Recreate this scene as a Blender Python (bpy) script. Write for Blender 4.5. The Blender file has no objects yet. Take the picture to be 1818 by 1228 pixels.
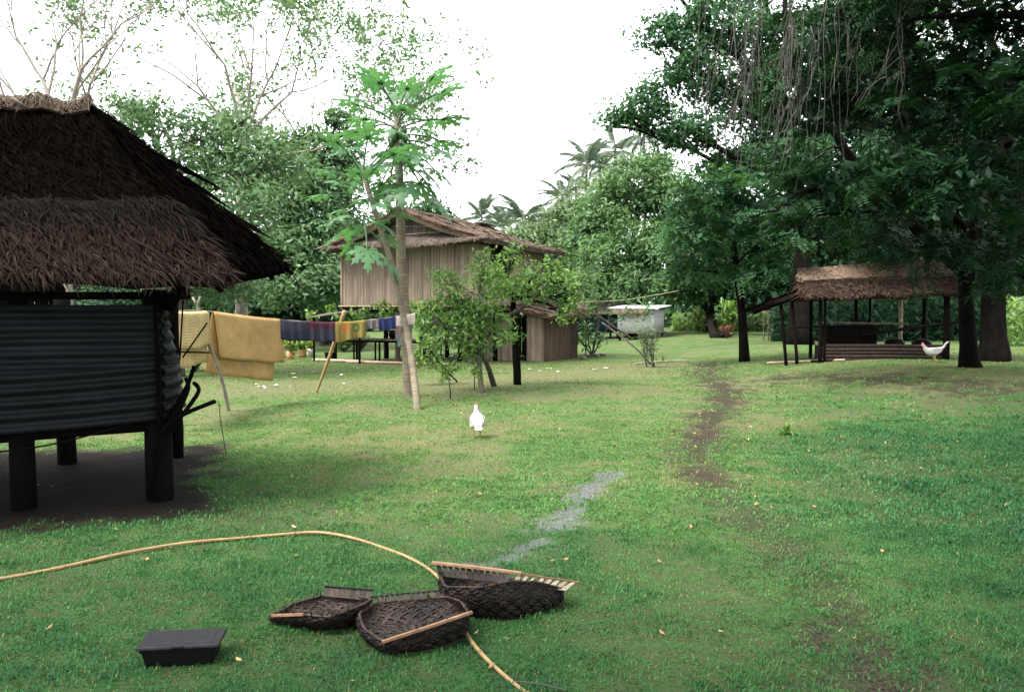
import bpy, bmesh, math, random
import numpy as np
from mathutils import Vector, Matrix, noise

# ------------------------------------------------------------------ camera, sky, sun, exposure
SC = bpy.context.scene
COL = SC.collection
CAM_H = 1.65
HOR, CX, CY, FPX = 555.0, 909.0, 614.0, 1515.0      # horizon row, picture centre and focal length of the photograph
PITCH = math.atan((CY - HOR) / FPX)
cam_d = bpy.data.cameras.new('camera')
cam_d.sensor_width = 36.0
cam_d.lens = 36.0 * FPX / 1818.0
cam_d.clip_start = 0.05
cam_d.clip_end = 2000.0
cam = bpy.data.objects.new('camera', cam_d)
cam.location = (0, 0, CAM_H)
cam.rotation_euler = (math.pi / 2 - PITCH, 0, 0)
COL.objects.link(cam)
SC.camera = cam

SUN_EL, SUN_DIR = math.radians(56), Vector((-0.80, -0.50))      # compass direction of the soft sun behind the cloud
world = bpy.data.worlds.new('World')
SC.world = world
world.use_nodes = True
wn, wl = world.node_tree.nodes, world.node_tree.links
bg = wn['Background']
sky = wn.new('ShaderNodeTexSky')
sky.sky_type = 'NISHITA'
sky.sun_disc = False
sky.sun_elevation = SUN_EL
sky.sun_rotation = math.atan2(SUN_DIR.x, SUN_DIR.y)
sky.air_density = 1.0
sky.dust_density = 3.0
hs = wn.new('ShaderNodeHueSaturation')
hs.inputs['Saturation'].default_value = 0.25
wl.new(sky.outputs[0], hs.inputs['Color'])
wtc = wn.new('ShaderNodeTexCoord')
wno = wn.new('ShaderNodeTexNoise')
wno.inputs['Scale'].default_value = 2.2
wno.inputs['Detail'].default_value = 5
wl.new(wtc.outputs['Generated'], wno.inputs['Vector'])
wrp = wn.new('ShaderNodeValToRGB')
wrp.color_ramp.elements[0].color = (5.6, 5.8, 6.1, 1)
wrp.color_ramp.elements[1].color = (6.9, 7.0, 7.1, 1)
wl.new(wno.outputs['Fac'], wrp.inputs['Fac'])
wmx = wn.new('ShaderNodeMixRGB')
wmx.inputs['Fac'].default_value = 0.82              # overcast: mostly even white cloud over the blue
wl.new(hs.outputs[0], wmx.inputs[1])
wl.new(wrp.outputs[0], wmx.inputs[2])
wl.new(wmx.outputs[0], bg.inputs['Color'])
bg.inputs['Strength'].default_value = 0.087

sun_d = bpy.data.lights.new('sun', 'SUN')
sun_d.energy = 1.5
sun_d.angle = math.radians(26)
sun_d.color = (1.0, 0.96, 0.88)
sun = bpy.data.objects.new('sun', sun_d)
sdir = Vector((SUN_DIR.x, SUN_DIR.y, 0)).normalized() * math.cos(SUN_EL) + Vector((0, 0, math.sin(SUN_EL)))
sun.rotation_euler = (-sdir).to_track_quat('-Z', 'Y').to_euler()
sun.location = (-20, -12, 30)
COL.objects.link(sun)

SC.view_settings.view_transform = 'Standard'
SC.view_settings.look = 'None'
SC.view_settings.exposure = 2.65
SC.view_settings.gamma = 1.0
SC.view_settings.use_curve_mapping = False
SC.render.engine = 'CYCLES'
SC.cycles.use_denoising = True
SC.cycles.use_adaptive_sampling = True
SC.cycles.adaptive_threshold = .02
SC.cycles.max_bounces = 5
SC.cycles.diffuse_bounces = 3
SC.cycles.transparent_max_bounces = 4

# ------------------------------------------------------------------ helpers
R = random.Random(7)
NR = np.random.default_rng(11)

def sm(t):
    t = min(1.0, max(0.0, t))
    return t * t * (3 - 2 * t)

def gz(x, y):
    """height of the ground: nearly level, rising a little under the trees on the right"""
    return (0.38 * sm((x - 4.5) / 6.0) * sm((y - 9.0) / 9.0)
            + 0.015 * math.sin(x * 0.9 + 1.3) * math.sin(y * 0.7) * sm((y - 2) / 3))

def gz_np(x, y):
    def s(t):
        t = np.clip(t, 0, 1)
        return t * t * (3 - 2 * t)
    return (0.38 * s((x - 4.5) / 6.0) * s((y - 9.0) / 9.0)
            + 0.015 * np.sin(x * 0.9 + 1.3) * np.sin(y * 0.7) * s((y - 2) / 3))

def at(px, py, D):
    """the place that stands D metres ahead and is seen at pixel px, py of the photograph"""
    a, b = (px - CX) / FPX, (CY - py) / FPX
    # ray in camera space (a, b, -1) turned by the downward pitch
    c, s = math.cos(PITCH), math.sin(PITCH)
    yy, zz = c + b * s, b * c - s
    k = D / yy
    return Vector((a * k, D, CAM_H + zz * k))

def gp(px, py):
    """ground point under a pixel"""
    D = 10.0
    for _ in range(60):
        p = at(px, py, D)
        g = gz(p.x, p.y)
        slope = (CAM_H - p.z) / D
        if slope < 1e-4:
            break
        D += 0.6 * ((CAM_H - g) / slope - D)
    p = at(px, py, D)
    return Vector((p.x, p.y, gz(p.x, p.y)))

def on(x, y, dz=0.0):
    return Vector((x, y, gz(x, y) + dz))

ORG = {}

def tag(o, label=None, cat=None, group=None, kind=None):
    if label: o['label'] = label
    if cat: o['category'] = cat
    if group: o['group'] = group
    if kind: o['kind'] = kind
    return o

def thing(name, label, cat, base, group=None):
    o = bpy.data.objects.new(name, None)
    o.empty_display_size = 0.3
    COL.objects.link(o)
    o.location = base
    ORG[o.name] = Vector(base)
    return tag(o, label, cat, group)

def link(name, me, parent=None, origin=None):
    o = bpy.data.objects.new(name, me)
    COL.objects.link(o)
    if parent is not None:
        o.parent = parent
        ORG[o.name] = ORG[parent.name]
    else:
        o.location = origin if origin is not None else (0, 0, 0)
        ORG[o.name] = Vector(o.location)
    return o

def finish(me, mat, smooth):
    me.materials.append(mat)
    if smooth:
        me.polygons.foreach_set('use_smooth', np.ones(len(me.polygons), dtype=bool))
    me.update()

class MB:
    """collects shapes in world coordinates; build() links them as ONE mesh object"""
    def __init__(self):
        self.v, self.f, self.a = [], [], []
    def add(self, vs, fs, var=None):
        k = len(self.v)
        var = R.random() if var is None else var
        self.v.extend([tuple(p) for p in vs])
        self.a.extend([var] * len(vs))
        self.f.extend([tuple(i + k for i in f) for f in fs])
    def hexa(self, b, t, var=None):
        """box from four bottom and four top corners"""
        self.add(list(b) + list(t), [(3, 2, 1, 0), (4, 5, 6, 7), (0, 1, 5, 4), (1, 2, 6, 5), (2, 3, 7, 6), (3, 0, 4, 7)], var)
    def box(self, c, s, rz=0.0, var=None):
        c = Vector(c)
        ca, sa = math.cos(rz), math.sin(rz)
        def q(x, y, z): return c + Vector((x * ca - y * sa, x * sa + y * ca, z))
        x, y, z = s[0] / 2, s[1] / 2, s[2] / 2
        self.hexa([q(-x, -y, -z), q(x, -y, -z), q(x, y, -z), q(-x, y, -z)], [q(-x, -y, z), q(x, -y, z), q(x, y, z), q(-x, y, z)], var)
    def beam(self, p, q, w, h, up=(0, 0, 1), var=None):
        p, q = Vector(p), Vector(q)
        d = (q - p).normalized()
        s = d.cross(Vector(up))
        if s.length < 1e-5: s = d.cross(Vector((1, 0, 0)))
        s.normalize()
        u = s.cross(d)
        s, u = s * w / 2, u * h / 2
        self.hexa([p - s - u, p + s - u, p + s + u, p - s + u], [q - s - u, q + s - u, q + s + u, q - s + u], var)
    def tube(self, pts, rad, n=8, var=None, cap=True, wob=0.0):
        pts = [Vector(p) for p in pts]
        m = len(pts)
        if not hasattr(rad, '__len__'): rad = [rad] * m
        vs, fs = [], []
        ref = Vector((0.3, 0.2, 1)) if abs((pts[-1] - pts[0]).normalized().z) < 0.8 else Vector((1, 0.2, 0.1))
        for i, p in enumerate(pts):
            d = (pts[min(i + 1, m - 1)] - pts[max(i - 1, 0)]).normalized()
            s = d.cross(ref).normalized()
            u = s.cross(d)
            for k in range(n):
                a = 2 * math.pi * k / n
                r = rad[i] * (1 + wob * (R.random() - 0.5))
                vs.append(p + s * (math.cos(a) * r) + u * (math.sin(a) * r))
        for i in range(m - 1):
            for k in range(n):
                k2 = (k + 1) % n
                fs.append((i * n + k, i * n + k2, (i + 1) * n + k2, (i + 1) * n + k))
        if cap:
            fs.append(tuple(range(n - 1, -1, -1)))
            fs.append(tuple((m - 1) * n + k for k in range(n)))
        self.add(vs, fs, var)
    def sheet(self, grid, thick=0.0, var=None):
        """grid[i][j] of points; a cloth or a slab of the given thickness"""
        n, m = len(grid), len(grid[0])
        vs = [Vector(p) for row in grid for p in row]
        fs = [(i * m + j, i * m + j + 1, (i + 1) * m + j + 1, (i + 1) * m + j) for i in range(n - 1) for j in range(m - 1)]
        if thick > 0:
            nr = []
            for i in range(n):
                for j in range(m):
                    a = vs[min(i + 1, n - 1) * m + j] - vs[max(i - 1, 0) * m + j]
                    b = vs[i * m + min(j + 1, m - 1)] - vs[i * m + max(j - 1, 0)]
                    c = a.cross(b)
                    nr.append(c.normalized() if c.length > 1e-9 else Vector((0, 0, 1)))
            k = n * m
            vs = vs + [v + q * thick for v, q in zip(vs, nr)]
            fs2 = [tuple(reversed(tuple(x + k for x in f))) for f in fs]
            ed = []
            bd = [(0, j) for j in range(m)] + [(i, m - 1) for i in range(1, n)] + [(n - 1, j) for j in range(m - 2, -1, -1)] + [(i, 0) for i in range(n - 2, 0, -1)]
            bi = [i * m + j for i, j in bd]
            for x in range(len(bi)):
                a, b = bi[x], bi[(x + 1) % len(bi)]
                ed.append((a, a + k, b + k, b))
            fs = fs + fs2 + ed
        self.add(vs, fs, var)
    def build(self, name, mat, parent=None, smooth=False, origin=None):
        o = Vector((0, 0, 0)) if parent is None and origin is None else (ORG[parent.name] if parent is not None else Vector(origin))
        me = bpy.data.meshes.new(name)
        V = np.array(self.v, dtype=np.float32) - np.array(o, dtype=np.float32)
        me.from_pydata(V.tolist(), [], self.f)
        at_ = me.attributes.new('var', 'FLOAT', 'POINT')
        at_.data.foreach_set('value', np.array(self.a, dtype=np.float32))
        finish(me, mat, smooth)
        return link(name, me, parent, o if parent is None else None)

def np_mesh(name, V, T, var, mat, parent=None, origin=None, extra=None, smooth=False):
    """many small faces (triangles) as one mesh"""
    o = Vector((0, 0, 0)) if parent is None and origin is None else (ORG[parent.name] if parent is not None else Vector(origin))
    me = bpy.data.meshes.new(name)
    V = np.asarray(V, dtype=np.float32).reshape(-1, 3) - np.array(o, dtype=np.float32)
    T = np.asarray(T, dtype=np.int32).reshape(-1, 3)
    me.vertices.add(len(V)); me.vertices.foreach_set('co', V.ravel())
    me.loops.add(T.size); me.loops.foreach_set('vertex_index', T.ravel())
    me.polygons.add(len(T))
    me.polygons.foreach_set('loop_start', np.arange(0, T.size, 3, dtype=np.int32))
    me.update(calc_edges=True)
    a = me.attributes.new('var', 'FLOAT', 'POINT')
    a.data.foreach_set('value', np.asarray(var, dtype=np.float32).ravel())
    finish(me, mat, smooth)
    return link(name, me, parent, o if parent is None else None)

def copy_tree(o, parent=None):
    c = o.copy()
    COL.objects.link(c)
    if parent is not None: c.parent = parent
    ORG[c.name] = ORG.get(o.name, Vector((0, 0, 0)))
    for ch in list(o.children):
        copy_tree(ch, c)
    return c

# ------------------------------------------------------------------ materials
def pmat(name, c1, c2, rough=0.85, nscale=6.0, namt=0.35, bump=0.0, bscale=None, stretch=(1, 1, 1), trans=0.0, spec=0.3, metal=0.0, tcol=None):
    m = bpy.data.materials.new(name)
    m.use_nodes = True
    n, l = m.node_tree.nodes, m.node_tree.links
    b = n['Principled BSDF']
    out = n['Material Output']
    b.inputs['Roughness'].default_value = rough
    b.inputs['Specular IOR Level'].default_value = spec
    b.inputs['Metallic'].default_value = metal
    at_ = n.new('ShaderNodeAttribute'); at_.attribute_name = 'var'
    mx = n.new('ShaderNodeMixRGB')
    mx.inputs[1].default_value = (*c1, 1); mx.inputs[2].default_value = (*c2, 1)
    l.new(at_.outputs['Fac'], mx.inputs['Fac'])
    tc = n.new('ShaderNodeTexCoord')
    mp = n.new('ShaderNodeMapping'); mp.inputs['Scale'].default_value = stretch
    l.new(tc.outputs['Object'], mp.inputs['Vector'])
    no = n.new('ShaderNodeTexNoise'); no.inputs['Scale'].default_value = nscale; no.inputs['Detail'].default_value = 5; no.inputs['Roughness'].default_value = 0.65
    l.new(mp.outputs[0], no.inputs['Vector'])
    rp = n.new('ShaderNodeMapRange')
    rp.inputs['From Min'].default_value = 0.3; rp.inputs['From Max'].default_value = 0.7
    rp.inputs['To Min'].default_value = 1 - namt; rp.inputs['To Max'].default_value = 1 + namt
    l.new(no.outputs['Fac'], rp.inputs['Value'])
    ml = n.new('ShaderNodeVectorMath'); ml.operation = 'SCALE'
    l.new(mx.outputs[0], ml.inputs[0]); l.new(rp.outputs[0], ml.inputs['Scale'])
    l.new(ml.outputs[0], b.inputs['Base Color'])
    if bump > 0:
        bp = n.new('ShaderNodeBump'); bp.inputs['Strength'].default_value = bump; bp.inputs['Distance'].default_value = 0.02
        n2 = n.new('ShaderNodeTexNoise'); n2.inputs['Scale'].default_value = bscale or nscale * 3; n2.inputs['Detail'].default_value = 4
        l.new(mp.outputs[0], n2.inputs['Vector'])
        l.new(n2.outputs['Fac'], bp.inputs['Height']); l.new(bp.outputs[0], b.inputs['Normal'])
    if trans > 0:
        tr = n.new('ShaderNodeBsdfTranslucent')
        if tcol:
            t2 = n.new('ShaderNodeMixRGB'); t2.blend_type = 'MULTIPLY'; t2.inputs['Fac'].default_value = 1
            l.new(ml.outputs[0], t2.inputs[1]); t2.inputs[2].default_value = (*tcol, 1)
            l.new(t2.outputs[0], tr.inputs['Color'])
        else:
            l.new(ml.outputs[0], tr.inputs['Color'])
        ms = n.new('ShaderNodeMixShader'); ms.inputs['Fac'].default_value = trans
        l.new(b.outputs[0], ms.inputs[1]); l.new(tr.outputs[0], ms.inputs[2])
        l.new(ms.outputs[0], out.inputs['Surface'])
    return m

M = {}
TC = (1.5, 1.5, 0.7)
M['leaf_mango'] = pmat('leaf_mango', (.038, .100, .040), (.130, .220, .084), .5, 1.2, .25, trans=.34, tcol=(1.3, 1.4, .7), spec=.22)
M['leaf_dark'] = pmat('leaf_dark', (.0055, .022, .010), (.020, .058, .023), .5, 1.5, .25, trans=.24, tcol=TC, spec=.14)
M['leaf_teal'] = pmat('leaf_teal', (.020, .066, .032), (.064, .150, .058), .5, 1.5, .25, trans=.32, tcol=TC, spec=.2)
M['leaf_soft'] = pmat('leaf_soft', (.042, .105, .048), (.140, .225, .100), .5, 1.5, .28, trans=.36, tcol=(1.3, 1.3, .8), spec=.22)
M['leaf_fresh'] = pmat('leaf_fresh', (.055, .125, .028), (.150, .250, .055), .4, 2.5, .25, trans=.38, tcol=TC, spec=.4)
M['leaf_citrus'] = pmat('leaf_citrus', (.040, .115, .030), (.190, .300, .068), .42, 3, .25, trans=.36, tcol=(1.3, 1.4, .7), spec=.28)
M['leaf_pale'] = pmat('leaf_pale', (.070, .120, .058), (.130, .185, .085), .5, 1.5, .2, trans=.3, tcol=TC)
M['leaf_palm'] = pmat('leaf_palm', (.075, .115, .075), (.140, .180, .110), .5, 2, .2, trans=.3, spec=.3)
M['leaf_papaya'] = pmat('leaf_papaya', (.052, .135, .062), (.088, .180, .080), .45, 6, .2, trans=.36, tcol=(1.2, 1.4, .8), spec=.3)
M['leaf_lime'] = pmat('leaf_lime', (.10, .17, .02), (.20, .26, .04), .4, 4, .2, trans=.35, spec=.4)
M['leaf_red'] = pmat('leaf_red', (.13, .050, .030), (.22, .095, .060), .45, 4, .2, trans=.3)
M['bark_grey'] = pmat('bark_grey', (.045, .040, .035), (.085, .075, .065), .9, 9, .5, .6, 30, (1, 1, .35), spec=.1)
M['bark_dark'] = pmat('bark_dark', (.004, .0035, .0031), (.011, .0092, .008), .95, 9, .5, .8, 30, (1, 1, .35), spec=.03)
M['bark_pale'] = pmat('bark_pale', (.17, .145, .125), (.24, .21, .18), .9, 5, .3, .4, 25)
M['bark_twig'] = pmat('bark_twig', (.045, .041, .038), (.090, .082, .075), .95, 6, .3, spec=.1)
M['bark_papaya'] = pmat('bark_papaya', (.125, .105, .072), (.170, .145, .100), .85, 6, .35, .7, 40, (1, 1, 2.2))
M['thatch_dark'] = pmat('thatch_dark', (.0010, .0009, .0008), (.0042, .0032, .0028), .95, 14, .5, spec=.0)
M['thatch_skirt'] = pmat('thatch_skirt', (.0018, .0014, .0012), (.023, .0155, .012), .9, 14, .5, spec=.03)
M['thatch_tan'] = pmat('thatch_tan', (.065, .047, .035), (.175, .132, .098), .9, 10, .4, spec=.1)
M['thatch_pale'] = pmat('thatch_pale', (.070, .050, .036), (.195, .140, .102), .9, 10, .4, spec=.06)
M['thatch_brown'] = pmat('thatch_brown', (.009, .0065, .005), (.078, .053, .040), .9, 10, .45, spec=.03)
M['thatch_grey'] = pmat('thatch_grey', (.085, .068, .058), (.19, .155, .13), .85, 10, .4)
M['thatch_orange'] = pmat('thatch_orange', (.052, .033, .025), (.185, .118, .088), .9, 10, .4, spec=.1)
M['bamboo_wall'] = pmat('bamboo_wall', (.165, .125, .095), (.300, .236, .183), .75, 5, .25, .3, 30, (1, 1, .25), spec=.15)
M['bamboo_dark_shaded'] = pmat('bamboo_dark_shaded', (.050, .037, .028), (.092, .068, .051), .75, 5, .3, .25, 30, (1, 1, .25), spec=.1)  # bamboo darkened so the store's side wall holds its shade in the colour
M['gable_wall'] = pmat('gable_wall', (.085, .068, .06), (.15, .12, .105), .85, 8, .35, .3, 30, (1, 1, .3))
M['thatch_ridge'] = pmat('thatch_ridge', (.018, .013, .010), (.120, .090, .066), .9, 16, .45, spec=.05)
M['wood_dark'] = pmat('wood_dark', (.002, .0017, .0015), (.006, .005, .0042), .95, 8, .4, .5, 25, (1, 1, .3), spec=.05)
M['wood_grey'] = pmat('wood_grey', (.085, .070, .058), (.14, .115, .095), .85, 8, .4, .5, 25, (1, 1, .3))
M['wood_pale'] = pmat('wood_pale', (.27, .205, .14), (.36, .28, .20), .75, 10, .3, .3, 30)
M['cane'] = pmat('cane', (.22, .14, .06), (.30, .21, .10), .55, 12, .25, .2, 40, spec=.3)
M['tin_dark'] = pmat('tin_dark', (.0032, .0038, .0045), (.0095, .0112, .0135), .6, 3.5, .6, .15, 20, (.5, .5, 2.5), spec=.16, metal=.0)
M['tin_pale'] = pmat('tin_pale', (.48, .48, .49), (.58, .58, .59), .55, 2.5, .2, .1, 20, spec=.4)
M['tin_blue'] = pmat('tin_blue', (.010, .030, .036), (.016, .045, .054), .7, 2.5, .2, spec=.1)
M['rope'] = pmat('rope', (.42, .36, .24), (.5, .44, .3), .8, 20, .2)
M['plastic_black'] = pmat('plastic_black', (.002, .002, .0024), (.004, .004, .0048), .55, 14, .3, .2, 60, spec=.12)
M['plastic_lid'] = pmat('plastic_lid', (.012, .012, .0145), (.017, .0165, .020), .55, 14, .3, .25, 70, spec=.18)
M['basket'] = pmat('basket', (.0020, .0013, .0010), (.017, .0100, .0068), .55, 18, .5, .4, 60, spec=.2)
M['basket_in'] = pmat('basket_in', (.0055, .0036, .0026), (.046, .028, .020), .55, 18, .45, .4, 60, spec=.22)
M['rachis'] = pmat('rachis', (.16, .085, .045), (.25, .14, .08), .6, 16, .35, .3, 50)
M['stick_pale'] = pmat('stick_pale', (.19, .15, .115), (.29, .235, .18), .75, 16, .3)
M['feather'] = pmat('feather', (.29, .27, .255), (.36, .345, .33), .9, 22, .15, .5, 60, spec=.03)
M['comb'] = pmat('comb', (.45, .05, .04), (.5, .08, .06), .6, 20, .2)
M['leg_yellow'] = pmat('leg_yellow', (.36, .22, .05), (.42, .27, .07), .6, 20, .2)
M['eye'] = pmat('eye', (.01, .01, .01), (.02, .015, .01), .2, 20, .1, spec=.6)
M['dark_hole'] = pmat('dark_hole', (.010, .010, .014), (.014, .014, .018), .9)
M['soil'] = pmat('soil', (.022, .017, .014), (.036, .028, .023), .95, 10, .4, .6, 30, spec=.05)
M['stone'] = pmat('stone', (.10, .09, .08), (.17, .155, .14), .9, 8, .35, .5, 25)
M['scrap'] = pmat('scrap', (.55, .53, .48), (.72, .70, .66), .7, 12, .15)
M['fruit'] = pmat('fruit', (.03, .075, .03), (.055, .105, .04), .4, 8, .2, spec=.4)
M['pot_white'] = pmat('pot_white', (.50, .44, .38), (.62, .57, .50), .7, 8, .2)
M['pot_orange'] = pmat('pot_orange', (.42, .20, .09), (.52, .28, .14), .7, 8, .2)
M['petal'] = pmat('petal', (.62, .36, .34), (.75, .50, .46), .6, 10, .15, trans=.3)
M['dry_leaf'] = pmat('dry_leaf', (.20, .10, .04), (.38, .26, .12), .7, 12, .3)
M['kerb_pole'] = pmat('kerb_pole', (.30, .21, .15), (.42, .31, .23), .75, 8, .3, .3, 30)

# ------------------------------------------------------------------ the ground
def poly_dist(X, Y, pts):
    d = np.full(X.shape, 1e9)
    for a, b in zip(pts[:-1], pts[1:]):
        ax, ay, bx, by = a[0], a[1], b[0], b[1]
        dx, dy = bx - ax, by - ay
        t = np.clip(((X - ax) * dx + (Y - ay) * dy) / (dx * dx + dy * dy + 1e-9), 0, 1)
        d = np.minimum(d, np.hypot(X - ax - t * dx, Y - ay - t * dy))
    return d

def sstep(t):
    t = np.clip(t, 0, 1)
    return t * t * (3 - 2 * t)

def vnoise(X, Y, sc, seed=0):
    """smooth value noise on arrays"""
    x, y = X * sc + seed * 17.3, Y * sc - seed * 9.1
    xi, yi = np.floor(x), np.floor(y)
    fx, fy = sstep(x - xi), sstep(y - yi)
    def h(a, b):
        s = np.sin(a * 127.1 + b * 311.7 + seed * 7.7) * 43758.5453
        return s - np.floor(s)
    return (h(xi, yi) * (1 - fx) + h(xi + 1, yi) * fx) * (1 - fy) + (h(xi, yi + 1) * (1 - fx) + h(xi + 1, yi + 1) * fx) * fy

def fnoise(X, Y, sc, seed=0):
    return 0.5 * vnoise(X, Y, sc, seed) + 0.3 * vnoise(X, Y, sc * 2.3, seed + 1) + 0.2 * vnoise(X, Y, sc * 5.1, seed + 2)

TRACK = [gp(*p)[:2] for p in [(1255, 640), (1262, 668), (1285, 690), (1290, 715), (1262, 745), (1237, 790), (1245, 835), (1290, 885), (1345, 930), (1400, 970), (1480, 1060), (1535, 1150), (1570, 1228)]]
WET = [gp(*p)[:2] for p in [(1090, 836), (1050, 862), (1015, 905), (960, 955), (905, 985), (850, 1008)]]
SHELT = [gp(*p)[:2] for p in [(1400, 668), (1560, 672), (1760, 690)]]
BAND = [gp(*p)[:2] for p in [(1500, 842), (1640, 835), (1810, 846)]]
YARD = [gp(*p)[:2] for p in [(470, 690), (640, 682), (800, 684), (1000, 668), (1130, 650)]]
HUT_C, HUT_D, HUT_N = Vector((-3.06, 7.5)), Vector((.94, .342)), Vector((-.342, .94))

def ground_fields(X, Y):
    n1, n2, n3 = fnoise(X, Y, .9, 1), fnoise(X, Y, 2.6, 4), fnoise(X, Y, .35, 8)
    td = poly_dist(X, Y, TRACK)
    wid = 0.19 + 0.012 * np.clip(Y, 3, 30)
    n5 = fnoise(X, Y, 7.0, 31)
    n6 = fnoise(X, Y, 11.0, 57)
    mud = sstep(1.2 - td / wid * .8 + (n2 - .5) * .7 + (n6 - .5) * 2.8) * (.85 + .15 * sstep((n1 - .38) * 5)) * .92
    mud = mud * np.where(Y < 8.0, np.where(Y > 4.8, .78, 1.0), 1.0)
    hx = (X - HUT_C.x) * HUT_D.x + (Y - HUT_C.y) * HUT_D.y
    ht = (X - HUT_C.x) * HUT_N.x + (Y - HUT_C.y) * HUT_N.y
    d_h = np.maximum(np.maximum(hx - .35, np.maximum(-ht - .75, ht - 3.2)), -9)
    bare = sstep(.75 - d_h / .65 + (n2 - .5) * 1.4)  # bare earth below the hut, which also carries the painted hut shade
    sd = poly_dist(X, Y, SHELT)
    bare2 = sstep(1.0 - sd / 1.2 + (n2 - .5) * 2.0 + (n5 - .5) * 2.4) * .85
    bd = poly_dist(X, Y, BAND)
    dry = sstep(1.0 - bd / .55 + (n2 - .5) * 1.8) * .75
    yd = poly_dist(X, Y, YARD)
    dry = np.maximum(dry, sstep(1.25 - yd / 2.6 + (n1 - .5) * 1.6) * .85)
    dry = np.maximum(dry, sstep((n1 - .53) * 6) * .8)
    dry = np.maximum(dry, sstep((n2 - .56) * 6) * .65)
    dry = np.maximum(dry, sstep((fnoise(X, Y, 1.7, 41) - .57) * 6) * .8)
    dry = dry * (1 - .45 * sstep((10.5 - Y) / 6.0))
    wet = sstep(1.0 - poly_dist(X, Y, WET) / .20 + (n2 - .5) * 1.0 + (n6 - .5) * 2.4)
    lush_shade = sstep((12.0 - Y) / 8.0 * .8 + .75 * sstep((X - 1.5) / 4.5) + (n3 - .5) * .8)  # greener growth, and the foreground shade put into the grass colour
    return bare, np.maximum(mud * .95, bare2), wet, dry, lush_shade

def axis(lo, hi, fine_lo, fine_hi, step, grow):
    a = list(np.arange(fine_lo, fine_hi, step))
    s, v = step, a[-1]
    while v < hi:
        s *= grow; v += s; a.append(v)
    s, v = step, a[0]
    while v > lo:
        s *= grow; v -= s; a.insert(0, v)
    return np.array(a)

gx = axis(-260, 260, -7.5, 8.5, .09, 1.06)
gy_ = [0.6]
while gy_[-1] < 420: gy_.append(gy_[-1] + max(.06, .011 * gy_[-1]))
s_, v_ = .1, .6
low = []
while v_ > -40:
    s_ *= 1.25; v_ -= s_; low.append(v_)
gy = np.array(low[::-1] + gy_)
GX, GY = np.meshgrid(gx, gy)
g_bare_shade, g_path, g_wet, g_dry, g_lush_shade = ground_fields(GX, GY)
GZ = gz_np(GX, GY) + (fnoise(GX, GY, 3.1, 3) - .5) * .03 * (GY < 40) - .025 * g_wet - .015 * g_bare_shade * (GY > 3) - .035 * g_path * (GY > 3)
nx, ny = len(gx), len(gy)
gv = np.stack([GX, GY, GZ], -1).reshape(-1, 3)
ii, jj = np.meshgrid(np.arange(ny - 1), np.arange(nx - 1), indexing='ij')
q0 = (ii * nx + jj).ravel()
gt = np.concatenate([np.stack([q0, q0 + 1, q0 + nx + 1], -1), np.stack([q0, q0 + nx + 1, q0 + nx], -1)])

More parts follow.
